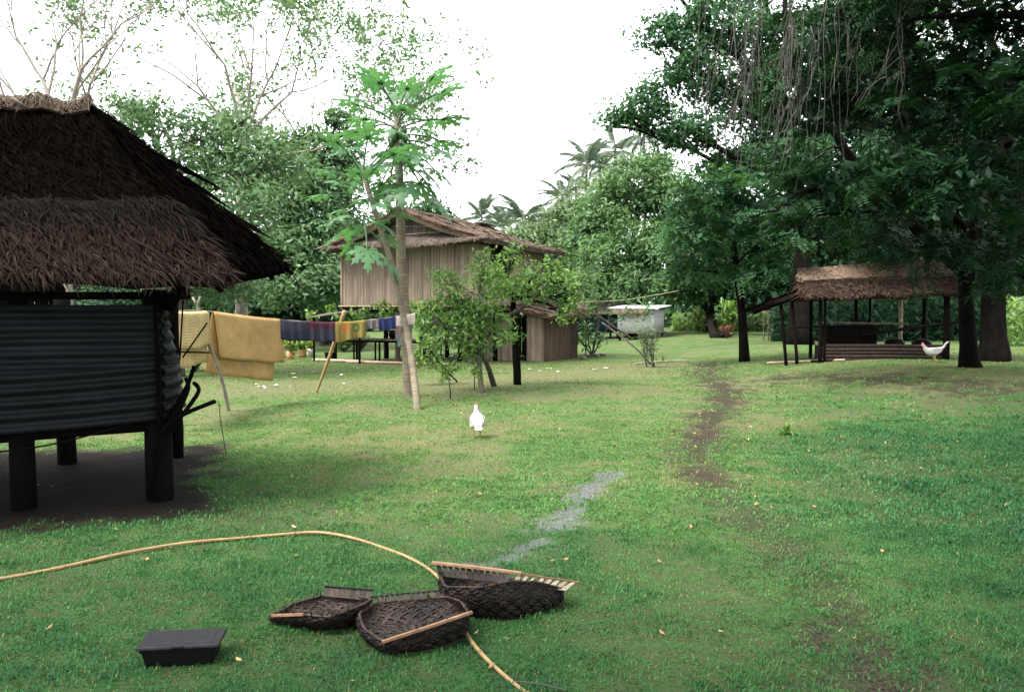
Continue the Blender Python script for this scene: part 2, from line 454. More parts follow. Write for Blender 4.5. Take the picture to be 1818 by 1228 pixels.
def ground_material():
    m = bpy.data.materials.new('lawn_ground')
    m.use_nodes = True
    n, l = m.node_tree.nodes, m.node_tree.links
    b = n['Principled BSDF']
    tc = n.new('ShaderNodeTexCoord')
    def attr(k):
        a = n.new('ShaderNodeAttribute'); a.attribute_name = k; return a.outputs['Fac']
    def nz(scale, detail=5, rough=.65):
        a = n.new('ShaderNodeTexNoise'); a.inputs['Scale'].default_value = scale; a.inputs['Detail'].default_value = detail; a.inputs['Roughness'].default_value = rough
        l.new(tc.outputs['Object'], a.inputs['Vector']); return a.outputs['Fac']
    def mix(f, a, c):
        x = n.new('ShaderNodeMixRGB')
        for k, v in ((0, f), (1, a), (2, c)):
            if isinstance(v, tuple): x.inputs[k].default_value = (*v, 1)
            elif isinstance(v, float): x.inputs[k].default_value = v
            else: l.new(v, x.inputs[k])
        return x.outputs[0]
    def mr(v, a, c, lo=0., hi=1.):
        x = n.new('ShaderNodeMapRange'); x.inputs['From Min'].default_value = a; x.inputs['From Max'].default_value = c
        x.inputs['To Min'].default_value = lo; x.inputs['To Max'].default_value = hi
        l.new(v, x.inputs['Value']); return x.outputs[0]
    f1, f2, f3 = nz(1.3), nz(9.0), nz(45.0, 3)
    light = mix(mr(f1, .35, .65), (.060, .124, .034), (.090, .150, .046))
    lush_shade_c = mix(mr(f1, .35, .65), (.013, .050, .017), (.026, .072, .024))  # lush green, darkened to hold the foreground shade
    g = mix(attr('lush_shade'), light, lush_shade_c)
    g = mix(mr(f2, .40, .62, 0, .75), g, (.030, .042, .018))
    soilc = mix(attr('lush_shade'), mix(mr(f2, .35, .65), (.100, .092, .052), (.140, .122, .074)), mix(mr(f2, .35, .65), (.024, .042, .016), (.060, .056, .030)))
    x = n.new('ShaderNodeMath'); x.operation = 'MULTIPLY'; l.new(attr('dry'), x.inputs[0]); l.new(mr(f2, .3, .6, .25, 1.), x.inputs[1])
    g = mix(x.outputs[0], g, soilc)
    bare_shade_c = mix(mr(f3, .35, .65), (.004, .0034, .003), (.017, .0135, .012))  # bare soil blackened so that the shade under the hut is in its colour
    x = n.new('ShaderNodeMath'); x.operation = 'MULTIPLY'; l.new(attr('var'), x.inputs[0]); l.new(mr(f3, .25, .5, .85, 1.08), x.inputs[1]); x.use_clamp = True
    g = mix(x.outputs[0], g, bare_shade_c)
    pathc = mix(mr(f3, .35, .65), (.012, .0095, .0078), (.060, .046, .037))
    x = n.new('ShaderNodeMath'); x.operation = 'MULTIPLY'; l.new(attr('path'), x.inputs[0]); l.new(mr(f3, .25, .5, .7, 1.08), x.inputs[1]); x.use_clamp = True
    g = mix(x.outputs[0], g, pathc)
    g = mix(attr('wet'), g, (.065, .065, .068))
    x = n.new('ShaderNodeVectorMath'); x.operation = 'SCALE'
    l.new(g, x.inputs[0]); l.new(mr(f3, .3, .7, .7, 1.3), x.inputs['Scale'])
    l.new(x.outputs[0], b.inputs['Base Color'])
    l.new(mr(attr('wet'), .2, .8, .92, .12), b.inputs['Roughness'])
    l.new(mr(attr('wet'), .2, .8, .04, .6), b.inputs['Specular IOR Level'])
    bp = n.new('ShaderNodeBump'); bp.inputs['Strength'].default_value = .55; bp.inputs['Distance'].default_value = .03
    l.new(f3, bp.inputs['Height']); l.new(bp.outputs[0], b.inputs['Normal'])
    return m

ground = np_mesh('ground', gv, gt, g_bare_shade.ravel(), ground_material(), smooth=True)
for k, a in (('path', g_path), ('wet', g_wet), ('dry', g_dry), ('lush_shade', g_lush_shade)):
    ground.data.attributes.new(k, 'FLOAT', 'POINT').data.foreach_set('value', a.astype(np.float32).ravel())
tag(ground, 'worn green lawn with bare earth patches and a muddy track', kind='structure')

# short grass, one blade at a time where blades can be told apart
def grass_material():
    m = pmat('grass_blades', (.1, .1, .05), (.1, .1, .05), .55, 1.1, .3, trans=.3, tcol=(1.2, 1.2, .7), spec=.22)
    n, l = m.node_tree.nodes, m.node_tree.links
    mx = [x for x in n if x.type == 'MIX_RGB'][0]
    at_ = [x for x in n if x.type == 'ATTRIBUTE'][0]
    rp = n.new('ShaderNodeValToRGB')
    e = rp.color_ramp.elements
    e[0].position = 0; e[0].color = (.24, .18, .09, 1)
    e[1].position = 1; e[1].color = (.022, .098, .034, 1)
    for p, c in ((.22, (.155, .195, .060)), (.38, (.088, .198, .050)), (.65, (.046, .142, .038)), (.85, (.027, .108, .034))):
        k = e.new(p); k.color = (*c, 1)
    l.new(at_.outputs['Fac'], rp.inputs['Fac'])
    for o in list(mx.outputs[0].links):
        l.new(rp.outputs[0], o.to_socket)
    return m

# places where a thing stands on the grass: centre, half sizes, turn
CLEAR = []
for (pa, pb, hy) in (((490, 1100), (642, 1100), .13), ((650, 1140), (825, 1122), .23), ((800, 1078), (990, 1075), .13), ((258, 1168), (390, 1166), .10)):
    a_, b_ = gp(*pa), gp(*pb)
    CLEAR.append(((a_.x + b_.x) / 2, (a_.y + b_.y) / 2, (b_ - a_).length * .56, hy, math.atan2(b_.y - a_.y, b_.x - a_.x)))

def blades(n, y0, y1, hlen, wid, side=1.4):
    y = np.sqrt(NR.uniform(y0 * y0, y1 * y1, n))
    x = NR.uniform(-1, 1, n) * (y * .60 * 1.12 + side)
    bare, mud, wet, dry, lush_shade = ground_fields(x, y)
    mud = np.maximum(bare, mud)
    cl = fnoise(x, y, 5.5, 21)
    clear = np.ones(n, bool)
    for cx, cy, rx, ry, ro in CLEAR:
        u, w = (x - cx) * math.cos(ro) + (y - cy) * math.sin(ro), -(x - cx) * math.sin(ro) + (y - cy) * math.cos(ro)
        clear &= (u / rx) ** 2 + (w / ry) ** 2 > 1
    keep = clear & (NR.random(n) < np.clip((1 - mud * 1.05) * (1 - .85 * wet) * (1 - .85 * dry) * (.25 + 1.5 * cl), 0, 1))
    x, y, lush_shade, dry, cl, mud = x[keep], y[keep], lush_shade[keep], dry[keep], cl[keep], mud[keep]
    n = len(x)
    z = gz_np(x, y) + (fnoise(x, y, 3.1, 3) - .5) * .03 - .004 - .02 * mud
    a = NR.uniform(0, 2 * np.pi, n)
    big = fnoise(x, y, 1.6, 77)
    L = hlen * NR.uniform(.5, 1.4, n) * (.65 + .5 * lush_shade) * (.35 + 1.3 * cl) * (.65 + .7 * big)
    lean = NR.uniform(.25, 1.15, n)
    dx, dy, dz = np.cos(a) * np.sin(lean), np.sin(a) * np.sin(lean), np.cos(lean)
    w = wid * NR.uniform(.6, 1.4, n)
    b2 = a + np.pi / 2 + NR.uniform(-.6, .6, n)
    sx, sy = np.cos(b2) * w, np.sin(b2) * w
    P = np.stack([x, y, z], -1)
    S = np.stack([sx, sy, np.zeros(n)], -1)
    Dv = np.stack([dx, dy, dz], -1) * L[:, None]
    mid = P + Dv * .55 + np.array([0, 0, .1]) * L[:, None]
    tip = P + Dv - np.array([0, 0, .12]) * L[:, None] * lean[:, None]
    V = np.stack([P - S * .6, P + S * .6, mid + S, tip, mid - S], 1)
    base = np.arange(n)[:, None] * 5
    T = np.concatenate([base + np.array([0, 1, 2]), base + np.array([0, 2, 4]), base + np.array([4, 2, 3])])
    var = np.clip(.31 + .60 * lush_shade - .25 * dry + NR.normal(0, .10, n) + (cl - .5) * .45, 0, 1)
    straw = NR.random(n) < .04 - .034 * lush_shade + .05 * dry
    var = np.where(straw, NR.uniform(0, .2, n), var)
    return V.reshape(-1, 3), T, np.repeat(var, 5)

parts = [blades(270000, 1.6, 6.5, .025, .0028), blades(190000, 6.5, 13, .036, .0055), blades(120000, 13, 30, .045, .012, 4)]
off, VV, TT, AA = 0, [], [], []
for v, t, a in parts:
    VV.append(v); TT.append(t + off); AA.append(a); off += len(v)
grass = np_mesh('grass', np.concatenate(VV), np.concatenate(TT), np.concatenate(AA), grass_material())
tag(grass, 'short green grass covering the open lawn', 'grass', kind='stuff')

# ------------------------------------------------------------------ thatch, walls and other building pieces
def bil(q, s, t):
    """point of a quad (eave start, eave end, ridge end, ridge start); s along, t up"""
    return (q[0] * (1 - s) + q[1] * s) * (1 - t) + (q[3] * (1 - s) + q[2] * s) * t

def thatch(name, quad, mat, parent, rows=9, per_m=60, L=.5, w=.012, lift=.035, slab=.06, jitter=.25, shag=1.0, ns=10, nt=6, vlo=0., vhi=1., eave_hang=0.12, sagz=None, vgrad=False):
    """a thatched slope: a thick uneven bed with courses of loose palm-leaf strands hanging over one another"""
    q = [Vector(p) for p in quad]
    nrm = (q[1] - q[0]).cross(q[3] - q[0]).normalized()
    if nrm.z < 0: nrm = -nrm
    sg = sagz or (lambda s, t: 0.0)
    mb = MB()
    seed = R.random() * 50
    grid = []
    for j in range(nt + 1):
        row = []
        for i in range(ns + 1):
            s, t = i / ns, j / nt
            p = bil(q, s, t)
            row.append(p + nrm * (.02 * noise.noise(p * 2.5 + Vector((seed, 0, 0)))) + Vector((0, 0, sg(s, t))))
        grid.append(row)
    flip = (grid[0][1] - grid[0][0]).cross(grid[1][0] - grid[0][0]).dot(nrm) < 0
    if flip: grid = [list(reversed(r)) for r in grid]
    # bed, thickness downwards
    n_, m_ = len(grid), len(grid[0])
    top = [p for r in grid for p in r]
    bot = [p - nrm * slab for p in top]
    k = n_ * m_
    fs = [(i * m_ + j, i * m_ + j + 1, (i + 1) * m_ + j + 1, (i + 1) * m_ + j) for i in range(n_ - 1) for j in range(m_ - 1)]
    fs += [tuple(reversed(tuple(x + k for x in f))) for f in fs]
    bi = [j for j in range(m_)] + [i * m_ + m_ - 1 for i in range(1, n_)] + [(n_ - 1) * m_ + j for j in range(m_ - 2, -1, -1)] + [i * m_ for i in range(n_ - 2, 0, -1)]
    for x in range(len(bi)):
        a, b = bi[x], bi[(x + 1) % len(bi)]
        fs.append((a, a + k, b + k, b))
    mb.add(top + bot, fs, .2)
    bed = mb.build(name + '_bed', mat, parent)
    # strands
    Q = [np.array(p) for p in q]
    NN = np.array(nrm)
    VV, TT, AA = [], [], []
    off = 0
    length = (np.linalg.norm(Q[1] - Q[0]) + np.linalg.norm(Q[2] - Q[3])) / 2
    slope = np.linalg.norm((Q[3] + Q[2] - Q[0] - Q[1]) / 2)
    for r in range(rows):
        tr = (r + .55) / rows
        n = int(length * per_m)
        s = NR.uniform(-.01, 1.01, n)
        t = tr + NR.normal(0, .25 / rows, n)
        s2 = s + NR.normal(0, jitter * L / length, n)
        ln = L * NR.uniform(.6, 1.2, n) * shag
        t2 = np.maximum(t - ln / slope, -NR.uniform(.0, 1.0, n) * eave_hang / slope)
        def pt(s, t):
            s, t = s[:, None], t[:, None]
            return (Q[0] * (1 - s) + Q[1] * s) * (1 - t) + (Q[3] * (1 - s) + Q[2] * s) * t
        over = np.clip(-t2, 0, None)
        A = pt(s, t) + NN * (lift * NR.uniform(.1, .8, n))[:, None]
        B = pt(s2, t2) + NN * (lift * NR.uniform(.3, 1.6, n))[:, None]
        B[:, 2] -= over * slope * NR.uniform(.0, .5, n)
        if sagz:
            A[:, 2] += np.array([sg(a, b) for a, b in zip(s, t)]); B[:, 2] += np.array([sg(a, b) for a, b in zip(s2, t2)])
        Mi = (A + B) / 2 + NN * (lift * .35)
        dirs = B - A
        S = np.cross(dirs, NN); S /= np.linalg.norm(S, axis=1)[:, None] + 1e-9
        ww = (w * NR.uniform(.5, 1.5, n))[:, None]
        tw = NN * (NR.uniform(-.5, .5, n))[:, None] * ww
        V = np.stack([A - S * ww * .6, A + S * ww * .6, Mi + S * ww + tw, B, Mi - S * ww - tw], 1)
        base = np.arange(n)[:, None] * 5 + off
        T = np.concatenate([base + np.array([0, 1, 2]), base + np.array([0, 2, 4]), base + np.array([4, 2, 3])])
        VV.append(V.reshape(-1, 3)); TT.append(T)
        rowv = NR.uniform(.2, .8) if not vgrad else .9 * (1 - r / rows)
        AA.append(np.repeat(np.clip(vlo + (vhi - vlo) * np.clip(rowv * .35 + NR.beta(1.6, 2.2, n) * (.8 if not vgrad else .15 + .8 * rowv), 0, 1), 0, 1), 5))
        off += n * 5
    st = np_mesh(name, np.concatenate(VV), np.concatenate(TT), np.concatenate(AA), mat, parent)
    tag(st, kind='stuff')
    return bed

def ridge_cap(name, a, b, mat, parent, width=.35, n=260, drop=.2, seg=12, lump=.03, w=.018):
    """thatch bent over the ridge"""
    a, b = Vector(a), Vector(b)
    d = (b - a).normalized()
    s = d.cross(Vector((0, 0, 1))).normalized()
    mb = MB()
    grid = []
    for i in range(seg + 1):
        c = a.lerp(b, i / seg) + Vector((0, 0, lump * noise.noise(a.lerp(b, i / seg) * 3)))
        row = []
        for k in range(7):
            u = (k - 3) / 3
            row.append(c + s * (u * width) + Vector((0, 0, .06 - drop * abs(u) ** 1.4 + lump * .5 * noise.noise(c * 5 + s * k))))
        grid.append(row)
    mb.sheet(grid, .03, .15)
    for _ in range(n):
        t, u = R.random(), R.choice((-1, 1))
        c = a.lerp(b, t) + Vector((0, 0, .07 + lump * noise.noise(a.lerp(b, t) * 3)))
        j = d * R.uniform(-.1, .1)
        k1 = R.uniform(.1, .5); k2 = k1 + R.uniform(.4, .8)
        p = c + s * (u * k1 * width) + Vector((0, 0, -drop * k1 ** 1.4 + .01))
        q = c + s * (u * k2 * width) + Vector((0, 0, -drop * k2 ** 1.4 + R.uniform(0, .03))) + j
        e = d * w * R.uniform(.5, 1.4)
        mb.add([p - e, p + e, q + e * .5, q - e * .5], [(0, 1, 2, 3)])
    return mb.build(name, mat, parent)

def strip_wall(name, a, b, z0, z1, mat, parent, pitch=.055, thick=.018, inward=(0, 0), tops=None, panel=1.05, bats=(.33, .62, .95), bat_mat=None, zvar=.012, bat_w=.022):
    """a wall of upright split-bamboo strips, in panels, with cross battens"""
    a, b = Vector((a[0], a[1], 0)), Vector((b[0], b[1], 0))
    L = (b - a).length
    d = (b - a) / L
    nrm = Vector((d.y, -d.x, 0))
    npan = max(1, round(L / panel))
    first = None
    for k in range(npan):
        mb = MB()
        u, end = L * k / npan + .006, L * (k + 1) / npan - .006
        tone = R.uniform(-.12, .12)
        while u < end - .01:
            wd = min(pitch * R.uniform(.75, 1.25), end - u)
            p, q = a + d * u, a + d * (u + wd - .005)
            off = nrm * R.uniform(-.006, .006)
            za, zb = z0 + R.uniform(-zvar, zvar), (z1 if tops is None else tops(u + wd / 2)) + R.uniform(-zvar, zvar)
            v = min(1, max(0, .5 + tone + R.uniform(-.4, .4)))
            P = [p + off, q + off, q + off - nrm * thick, p + off - nrm * thick]
            mb.hexa([x + Vector((0, 0, za)) for x in P], [x + Vector((0, 0, zb)) for x in P], v)
            u += wd
        o = mb.build(name, mat, parent)
        tag(o, kind='stuff')
        first = first or o
    for f in bats:
        if tops is not None: continue
        z = z0 + (z1 - z0) * f
        mb = MB()
        mb.beam(a + nrm * .018 + Vector((0, 0, z)), b + nrm * .018 + Vector((0, 0, z + R.uniform(-.015, .015))), bat_w, bat_w * 1.3)
        mb.build('batten', bat_mat or M['bamboo_dark_shaded'], parent)
    return first

def post(parent, p, q, r, mat=None, name='post', n=8):
    p, q = Vector(p), Vector(q)
    mb = MB()
    m = 5
    pts = [p.lerp(q, i / m) + Vector((R.uniform(-1, 1), R.uniform(-1, 1), 0)) * r * .12 * (0 < i < m) for i in range(m + 1)]
    mb.tube(pts, [r * (1.06 - .12 * i / m) for i in range(m + 1)], n, wob=.12)
    return mb.build(name, mat or M['wood_grey'], parent, smooth=True)

def stick(parent, pts, rad, mat, name, n=6):
    mb = MB()
    mb.tube(pts, rad, n)
    return mb.build(name, mat, parent, smooth=True)

def curve_pts(pts, k=6):
    """smooth line through the points"""
    pts = [Vector(p) for p in pts]
    out = []
    for i in range(len(pts) - 1):
        p0, p1, p2, p3 = pts[max(i - 1, 0)], pts[i], pts[i + 1], pts[min(i + 2, len(pts) - 1)]
        for j in range(k):
            t = j / k
            out.append(.5 * ((2 * p1) + (p2 - p0) * t + (2 * p0 - 5 * p1 + 4 * p2 - p3) * t * t + (-p0 + 3 * p1 - 3 * p2 + p3) * t ** 3))
    out.append(pts[-1])
    return out

# ------------------------------------------------------------------ the near hut on the left
def NH(s, t, z):
    return Vector((HUT_C.x + HUT_D.x * s + HUT_N.x * t, HUT_C.y + HUT_D.y * s + HUT_N.y * t, z))

hut = thing('thatched_hut', 'dark hut on stout posts with corrugated metal wall and shaggy thatched roof, nearest building', 'hut', on(HUT_C.x, HUT_C.y))
for s, t, r in ((-.05, .02, .115), (-1.12, .05, .095), (-1.1, 2.4, .09), (.0, 2.45, .09), (-2.5, .05, .1), (-2.4, 2.4, .09), (-3.9, .05, .1), (-3.9, 2.4, .09)):
    b = NH(s, t, 0)
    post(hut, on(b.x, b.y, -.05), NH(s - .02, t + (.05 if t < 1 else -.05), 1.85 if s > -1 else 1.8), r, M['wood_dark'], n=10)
# floor bearers and deck poles
for t in (.06, 1.2, 2.4):
    post(hut, NH(-4.2, t, .50), NH(.12, t, .66), .05, M['wood_dark'], 'floor_bearer')
mb = MB()
for i in range(44):
    s = -4.15 + i * .098
    z = .66 - .037 * (-s)
    mb.tube([NH(s, -.02, z + .09), NH(s, 2.5, z + .09)], .038, 6)
tag(mb.build('floor_poles', M['wood_dark'], hut, True), kind='stuff')

def wall_path(u):
    """outline of the metal wall in plan: straight front, then bulging round the corner; u in metres"""
    u += .15                                      # the corner stands a little inside the post line
    if u < 0: return (u - .15, -.10)
    r = .12
    if u < r * 1.5:
        a = u / r
        return (math.sin(a) * r - .15, -.10 + (1 - math.cos(a)) * r)
    return (r * 1.0 - .15 - .05 * (u - r * 1.5), -.10 + r * .93 + (u - r * 1.5))

def tin_sheet(u0, u1, zf0, zf1, out, pitch=.108, amp=.021, nu=26):
    mb = MB()
    nz_ = int((zf1 - zf0) / pitch * 6)
    grid = []
    for j in range(nz_ + 1):
        row = []
        f = j / nz_
        for i in range(nu + 1):
            u = u0 + (u1 - u0) * i / nu
            s, t = wall_path(u)
            low = .055 * max(0, -u) * (1 - (zf0 - .70))     # the sheets sag to the left
            z = zf0 + (zf1 - zf0) * f - low * .9 + .012 * math.sin(u * 2.1 + zf0 * 9)
            wav = amp * math.sin(2 * math.pi * (zf1 - zf0) * f / pitch)
            bul = .03 * math.sin(math.pi * min(1, max(0, (z - .6) / 1.2)))
            k = (out + wav + bul)
            k += .14 * max(0, min(1, (u + .05) / .2)) * (1 - min(1, max(0, (z - .75) / 1.0)))
            s2, t2 = wall_path(u + .02)
            dx, dy = s2 - s, t2 - t
            q = math.hypot(dx, dy)
            row.append(NH(s + dy / q * k, t - dx / q * k, z))
        grid.append(row)
    mb.sheet(grid, 0, None)
    return mb

for u0, u1, z0, z1, out in ((-4.3, -1.9, .74, 1.28, .012), (-2.05, .02, .72, 1.26, .024), (-4.3, -2.5, 1.20, 1.74, .0), (-2.6, .0, 1.19, 1.73, .008),
                            (-.05, 1.5, .78, 1.26, .045), (-.03, 1.5, 1.2, 1.70, .03), (1.45, 2.6, .75, 1.24, .02)):
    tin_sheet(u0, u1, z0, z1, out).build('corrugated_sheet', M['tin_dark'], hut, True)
mb = MB()
for i in range(70):
    s = -4.3 + i * .045
    mb.box(NH(s, 2.46 + R.uniform(-.01, .01), 1.35), (.042, .02, 1.30 + R.uniform(-.06, .06)), math.atan2(HUT_D.y, HUT_D.x))
tag(mb.build('back_wall_boards', M['wood_dark'], hut), kind='stuff')
post(hut, NH(-4.3, -.04, 1.77), NH(.14, -.02, 1.80), .035, M['wood_dark'], 'wall_plate')
post(hut, NH(.12, -.1, 1.80), NH(.05, 2.6, 1.86), .035, M['wood_dark'], 'wall_plate')
post(hut, NH(-4.3, 2.5, 1.80), NH(.2, 2.5, 1.84), .035, M['wood_dark'], 'wall_plate')
post(hut, NH(-.03, -.15, .66), NH(-.06, -.17, 1.75), .022, M['wood_dark'], 'corner_strut')
# curved branches and hoop sticks at the front corner
C = [(at(262, 880, 7.35), at(285, 790, 7.35), at(325, 735, 7.4), at(350, 700, 7.5), at(352, 688, 7.5), at(345, 680, 7.6)),
     (at(265, 850, 7.4), at(288, 770, 7.35), at(318, 725, 7.4), at(334, 690, 7.5), at(330, 672, 7.6)),
     (at(285, 770, 7.3), at(305, 748, 7.3), at(335, 731, 7.3), at(382, 712, 7.3)),
     (at(275, 840, 7.45), at(300, 745, 7.45), at(330, 690, 7.6), at(345, 650, 7.7))]
for c in C:
    stick(hut, curve_pts(c, 5), .019, M['wood_dark'], 'bent_branch')
stick(hut, curve_pts([NH(-1.6, -.2, .50), NH(-.9, -.22, .56), NH(-.3, -.2, .70)], 5), .008, M['wood_dark'], 'hanging_cord')
for a, b in (((.15, .1, 1.25), (.36, .5, 1.55)), ((.10, .1, 1.30), (.38, .3, 1.28)), ((.16, .1, 1.76), (.12, .3, 1.22))):
    stick(hut, [NH(*a), NH(*b)], .008, M['wood_dark'], 'thin_stick')
# roof: hipped end towards the lawn
ridge_r = at(152, 186, 8.6)
RD = Vector((HUT_D.x, HUT_D.y, 0))
ridge_l = ridge_r - RD * 5.2 + Vector((0, 0, -.30))
eave_a = at(404, 497, 6.95)
eave_al = eave_a - RD * 5.6 + Vector((0, 0, .05))
eave_b = at(514, 476, 9.1)
eave_bl = eave_b - RD * 7.0
mid_a, mid_r, mid_l = eave_a.lerp(ridge_r, .34), None, eave_al.lerp(ridge_l, .34)
sag = lambda s, t: -.10 * math.sin(math.pi * min(1, max(0, t))) 
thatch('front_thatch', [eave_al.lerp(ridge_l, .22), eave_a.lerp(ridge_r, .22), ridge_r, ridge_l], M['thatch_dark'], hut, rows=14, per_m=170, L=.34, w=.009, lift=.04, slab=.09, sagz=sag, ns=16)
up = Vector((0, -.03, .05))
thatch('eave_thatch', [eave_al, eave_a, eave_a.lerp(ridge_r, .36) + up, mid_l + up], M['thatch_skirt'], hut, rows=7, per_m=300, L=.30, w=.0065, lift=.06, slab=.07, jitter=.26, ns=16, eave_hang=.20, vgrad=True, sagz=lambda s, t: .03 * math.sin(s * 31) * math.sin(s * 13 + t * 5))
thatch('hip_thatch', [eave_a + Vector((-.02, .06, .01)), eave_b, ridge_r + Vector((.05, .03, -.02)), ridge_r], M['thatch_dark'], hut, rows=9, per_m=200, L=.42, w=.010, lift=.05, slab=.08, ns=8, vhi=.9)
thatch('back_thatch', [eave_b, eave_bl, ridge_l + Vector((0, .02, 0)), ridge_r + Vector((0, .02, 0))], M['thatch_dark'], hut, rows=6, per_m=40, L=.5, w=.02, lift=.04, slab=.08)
ridge_cap('ridge_cap', ridge_l + Vector((0, 0, .02)), ridge_r + RD * .05 + Vector((0, 0, .03)), M['thatch_ridge'], hut, width=.22, drop=.17, lump=.10, n=1900, seg=26, w=.006)
for a, b, r in (((160, 178, 8.55), (191, 220, 8.6), .018), ((184, 226, 8.5), (218, 242, 8.4), .012), ((20, 172, 8.2), (48, 192, 8.2), .014), ((430, 442, 8.9), (466, 440, 8.8), .012), ((492, 466, 8.9), (517, 462, 9.0), .012), ((505, 466, 9.1), (537, 512, 9.1), .010), ((345, 372, 8.7), (372, 384, 8.7), .010)):
    stick(hut, [at(*a), at(*b)], r, M['wood_grey'], 'loose_stick')
# rafters seen under the eaves
for i in range(6):
    s = -3.6 + i * .75
    p = eave_a - RD * (.35 + i * .9)
    q = ridge_r - RD * (.3 + i * .85)
    post(hut, p + Vector((0, .1, -.10)), q + Vector((0, 0, -.16)), .028, M['wood_dark'], 'rafter', 6)
for k in (.1, .9):
    p = eave_a.lerp(eave_b, k)
    post(hut, p + Vector((-.12, 0, -.10)), ridge_r + Vector((-.1, 0, -.16)), .026, M['wood_dark'], 'rafter', 6)
post(hut, NH(.05, -.02, 1.7), eave_a + Vector((-.5, .35, .02)), .05, M['wood_dark'], 'eave_brace')

# ------------------------------------------------------------------ the bamboo house on posts
HC, E1, E2 = Vector((-1.05, 27.0)), Vector((-.908, .419)), Vector((.419, .908))
def H(u, v, z):
    return Vector((HC.x + E1.x * u + E2.x * v, HC.y + E1.y * u + E2.y * v, z))
WU, WV, F0, W1 = 5.2, 5.2, 1.90, 3.82
UM, RZ = 2.62, 4.98
house = thing('bamboo_house', 'two-storey-high bamboo house on posts with thatched gable roof, behind the papaya trees', 'house', on(HC.x, HC.y))
strip_wall('front_wall_panel', H(0, 0, 0), H(WU, 0, 0), F0, W1, M['bamboo_wall'], house, pitch=.034, panel=.9, bats=(.04, .25, .46, .70), bat_w=.014)
def rw(v0, v1, z0, z1, **k):
    return strip_wall('side_wall_panel', H(0, v1, 0), H(0, v0, 0), z0, z1, M['bamboo_wall'], house, panel=.9, **k)
rw(0, .75, F0, W1, bats=(.04, .46)); rw(2.1, WV, F0, W1, bats=(.04, .46)); rw(.75, 2.1, F0, 2.85, bats=(.1, .9))
strip_wall('left_wall_panel', H(WU, 0, 0), H(WU, WV, 0), F0, W1 + .16, M['bamboo_wall'], house, panel=1.3, bats=(.1, .8))
strip_wall('back_wall_panel', H(WU, WV, 0), H(0, WV, 0), F0, W1, M['bamboo_wall'], house, panel=1.3, bats=(), tops=lambda u: W1 + .15 + max(0, (1 - abs(u - WU / 2) / (WU / 2 + .1))) * (RZ - W1 - .25))
mb = MB(); mb.beam(H(-.02, .72, 2.86), H(-.02, 2.12, 2.86), .06, .05); mb.build('window_sill', M['wood_grey'], house)
for v in (.74, 2.11):
    mb = MB(); mb.beam(H(-.02, v, 2.85), H(-.02, v, 3.85), .05, .05, (1, 0, 0)); mb.build('window_post', M['wood_grey'], house)
# corner poles, floor and posts
for u, v in ((0, 0), (WU, 0), (0, WV), (WU, WV)):
    post(house, H(u - (.03 if u == 0 else -.03), v - .03, 1.75), H(u - (.03 if u == 0 else -.03), v - .03, W1 + .05), .035, M['wood_pale'] if u and not v else M['wood_grey'], 'corner_pole')
for u in (.35, 1.7, 3.1, 4.7):
    for v in (.15, 1.9, 3.5, 5.0):
        b = H(u, v, 0)
        post(house, on(b.x, b.y, -.1), H(u, v, 1.78), .085 if v < 4 else .075, M['wood_dark'] if v > 1 else M['wood_grey'])
for v in (.15, 1.9, 3.5, 5.0):
    post(house, H(-.2, v, 1.72), H(WU + .2, v, 1.72), .06, M['wood_dark'], 'floor_bearer')
mb = MB()
mb.hexa([H(-.06, -.06, 1.80), H(WU + .06, -.06, 1.80), H(WU + .06, WV + .06, 1.80), H(-.06, WV + .06, 1.80)][::-1],
        [H(-.06, -.06, 1.885), H(WU + .06, -.06, 1.885), H(WU + .06, WV + .06, 1.885), H(-.06, WV + .06, 1.885)][::-1], .5)
mb.build('floor', M['wood_dark'], house)
stick(house, [H(-.1, -.10, 1.86), H(WU + .1, -.10, 1.87)], .028, M['wood_pale'], 'floor_edge_pole')
# roof
def RQ(side, v0, v1, over=.62, zE=3.86):
    ue = -over if side < 0 else WU + .22
    if side < 0: return [H(ue, v0, zE + .05), H(ue, v1, zE + .02), H(UM, v1, RZ - .02), H(UM, v0, RZ)]
    return [H(ue, v1, zE), H(ue, v0, zE - .06), H(UM, v0, RZ), H(UM, v1, RZ - .02)]
thatch('right_roof_thatch', RQ(-1, -.55, 6.0), M['thatch_tan'], house, rows=9, per_m=45, L=.55, w=.02, lift=.06, slab=.14, eave_hang=.2, sagz=lambda s, t: .03 * math.sin(s * 9) * (1 - t) - .12 * math.sin(math.pi * min(1, max(0, t))))
thatch('left_roof_thatch', RQ(1, -.55, 6.0), M['thatch_tan'], house, rows=9, per_m=45, L=.55, w=.02, lift=.06, slab=.14, eave_hang=.2, sagz=lambda s, t: -.12 * math.sin(math.pi * min(1, max(0, t))))
ridge_cap('ridge_cap', H(UM, -.6, RZ + .03), H(UM, 6.05, RZ), M['thatch_orange'], house, width=.3, drop=.14, n=200)
mb = MB(); mb.beam(H(UM - .25, 4.6, RZ + .06), H(UM - .25, 6.0, RZ + .05), .4, .012); mb.build('ridge_sheet', M['tin_pale'], house)
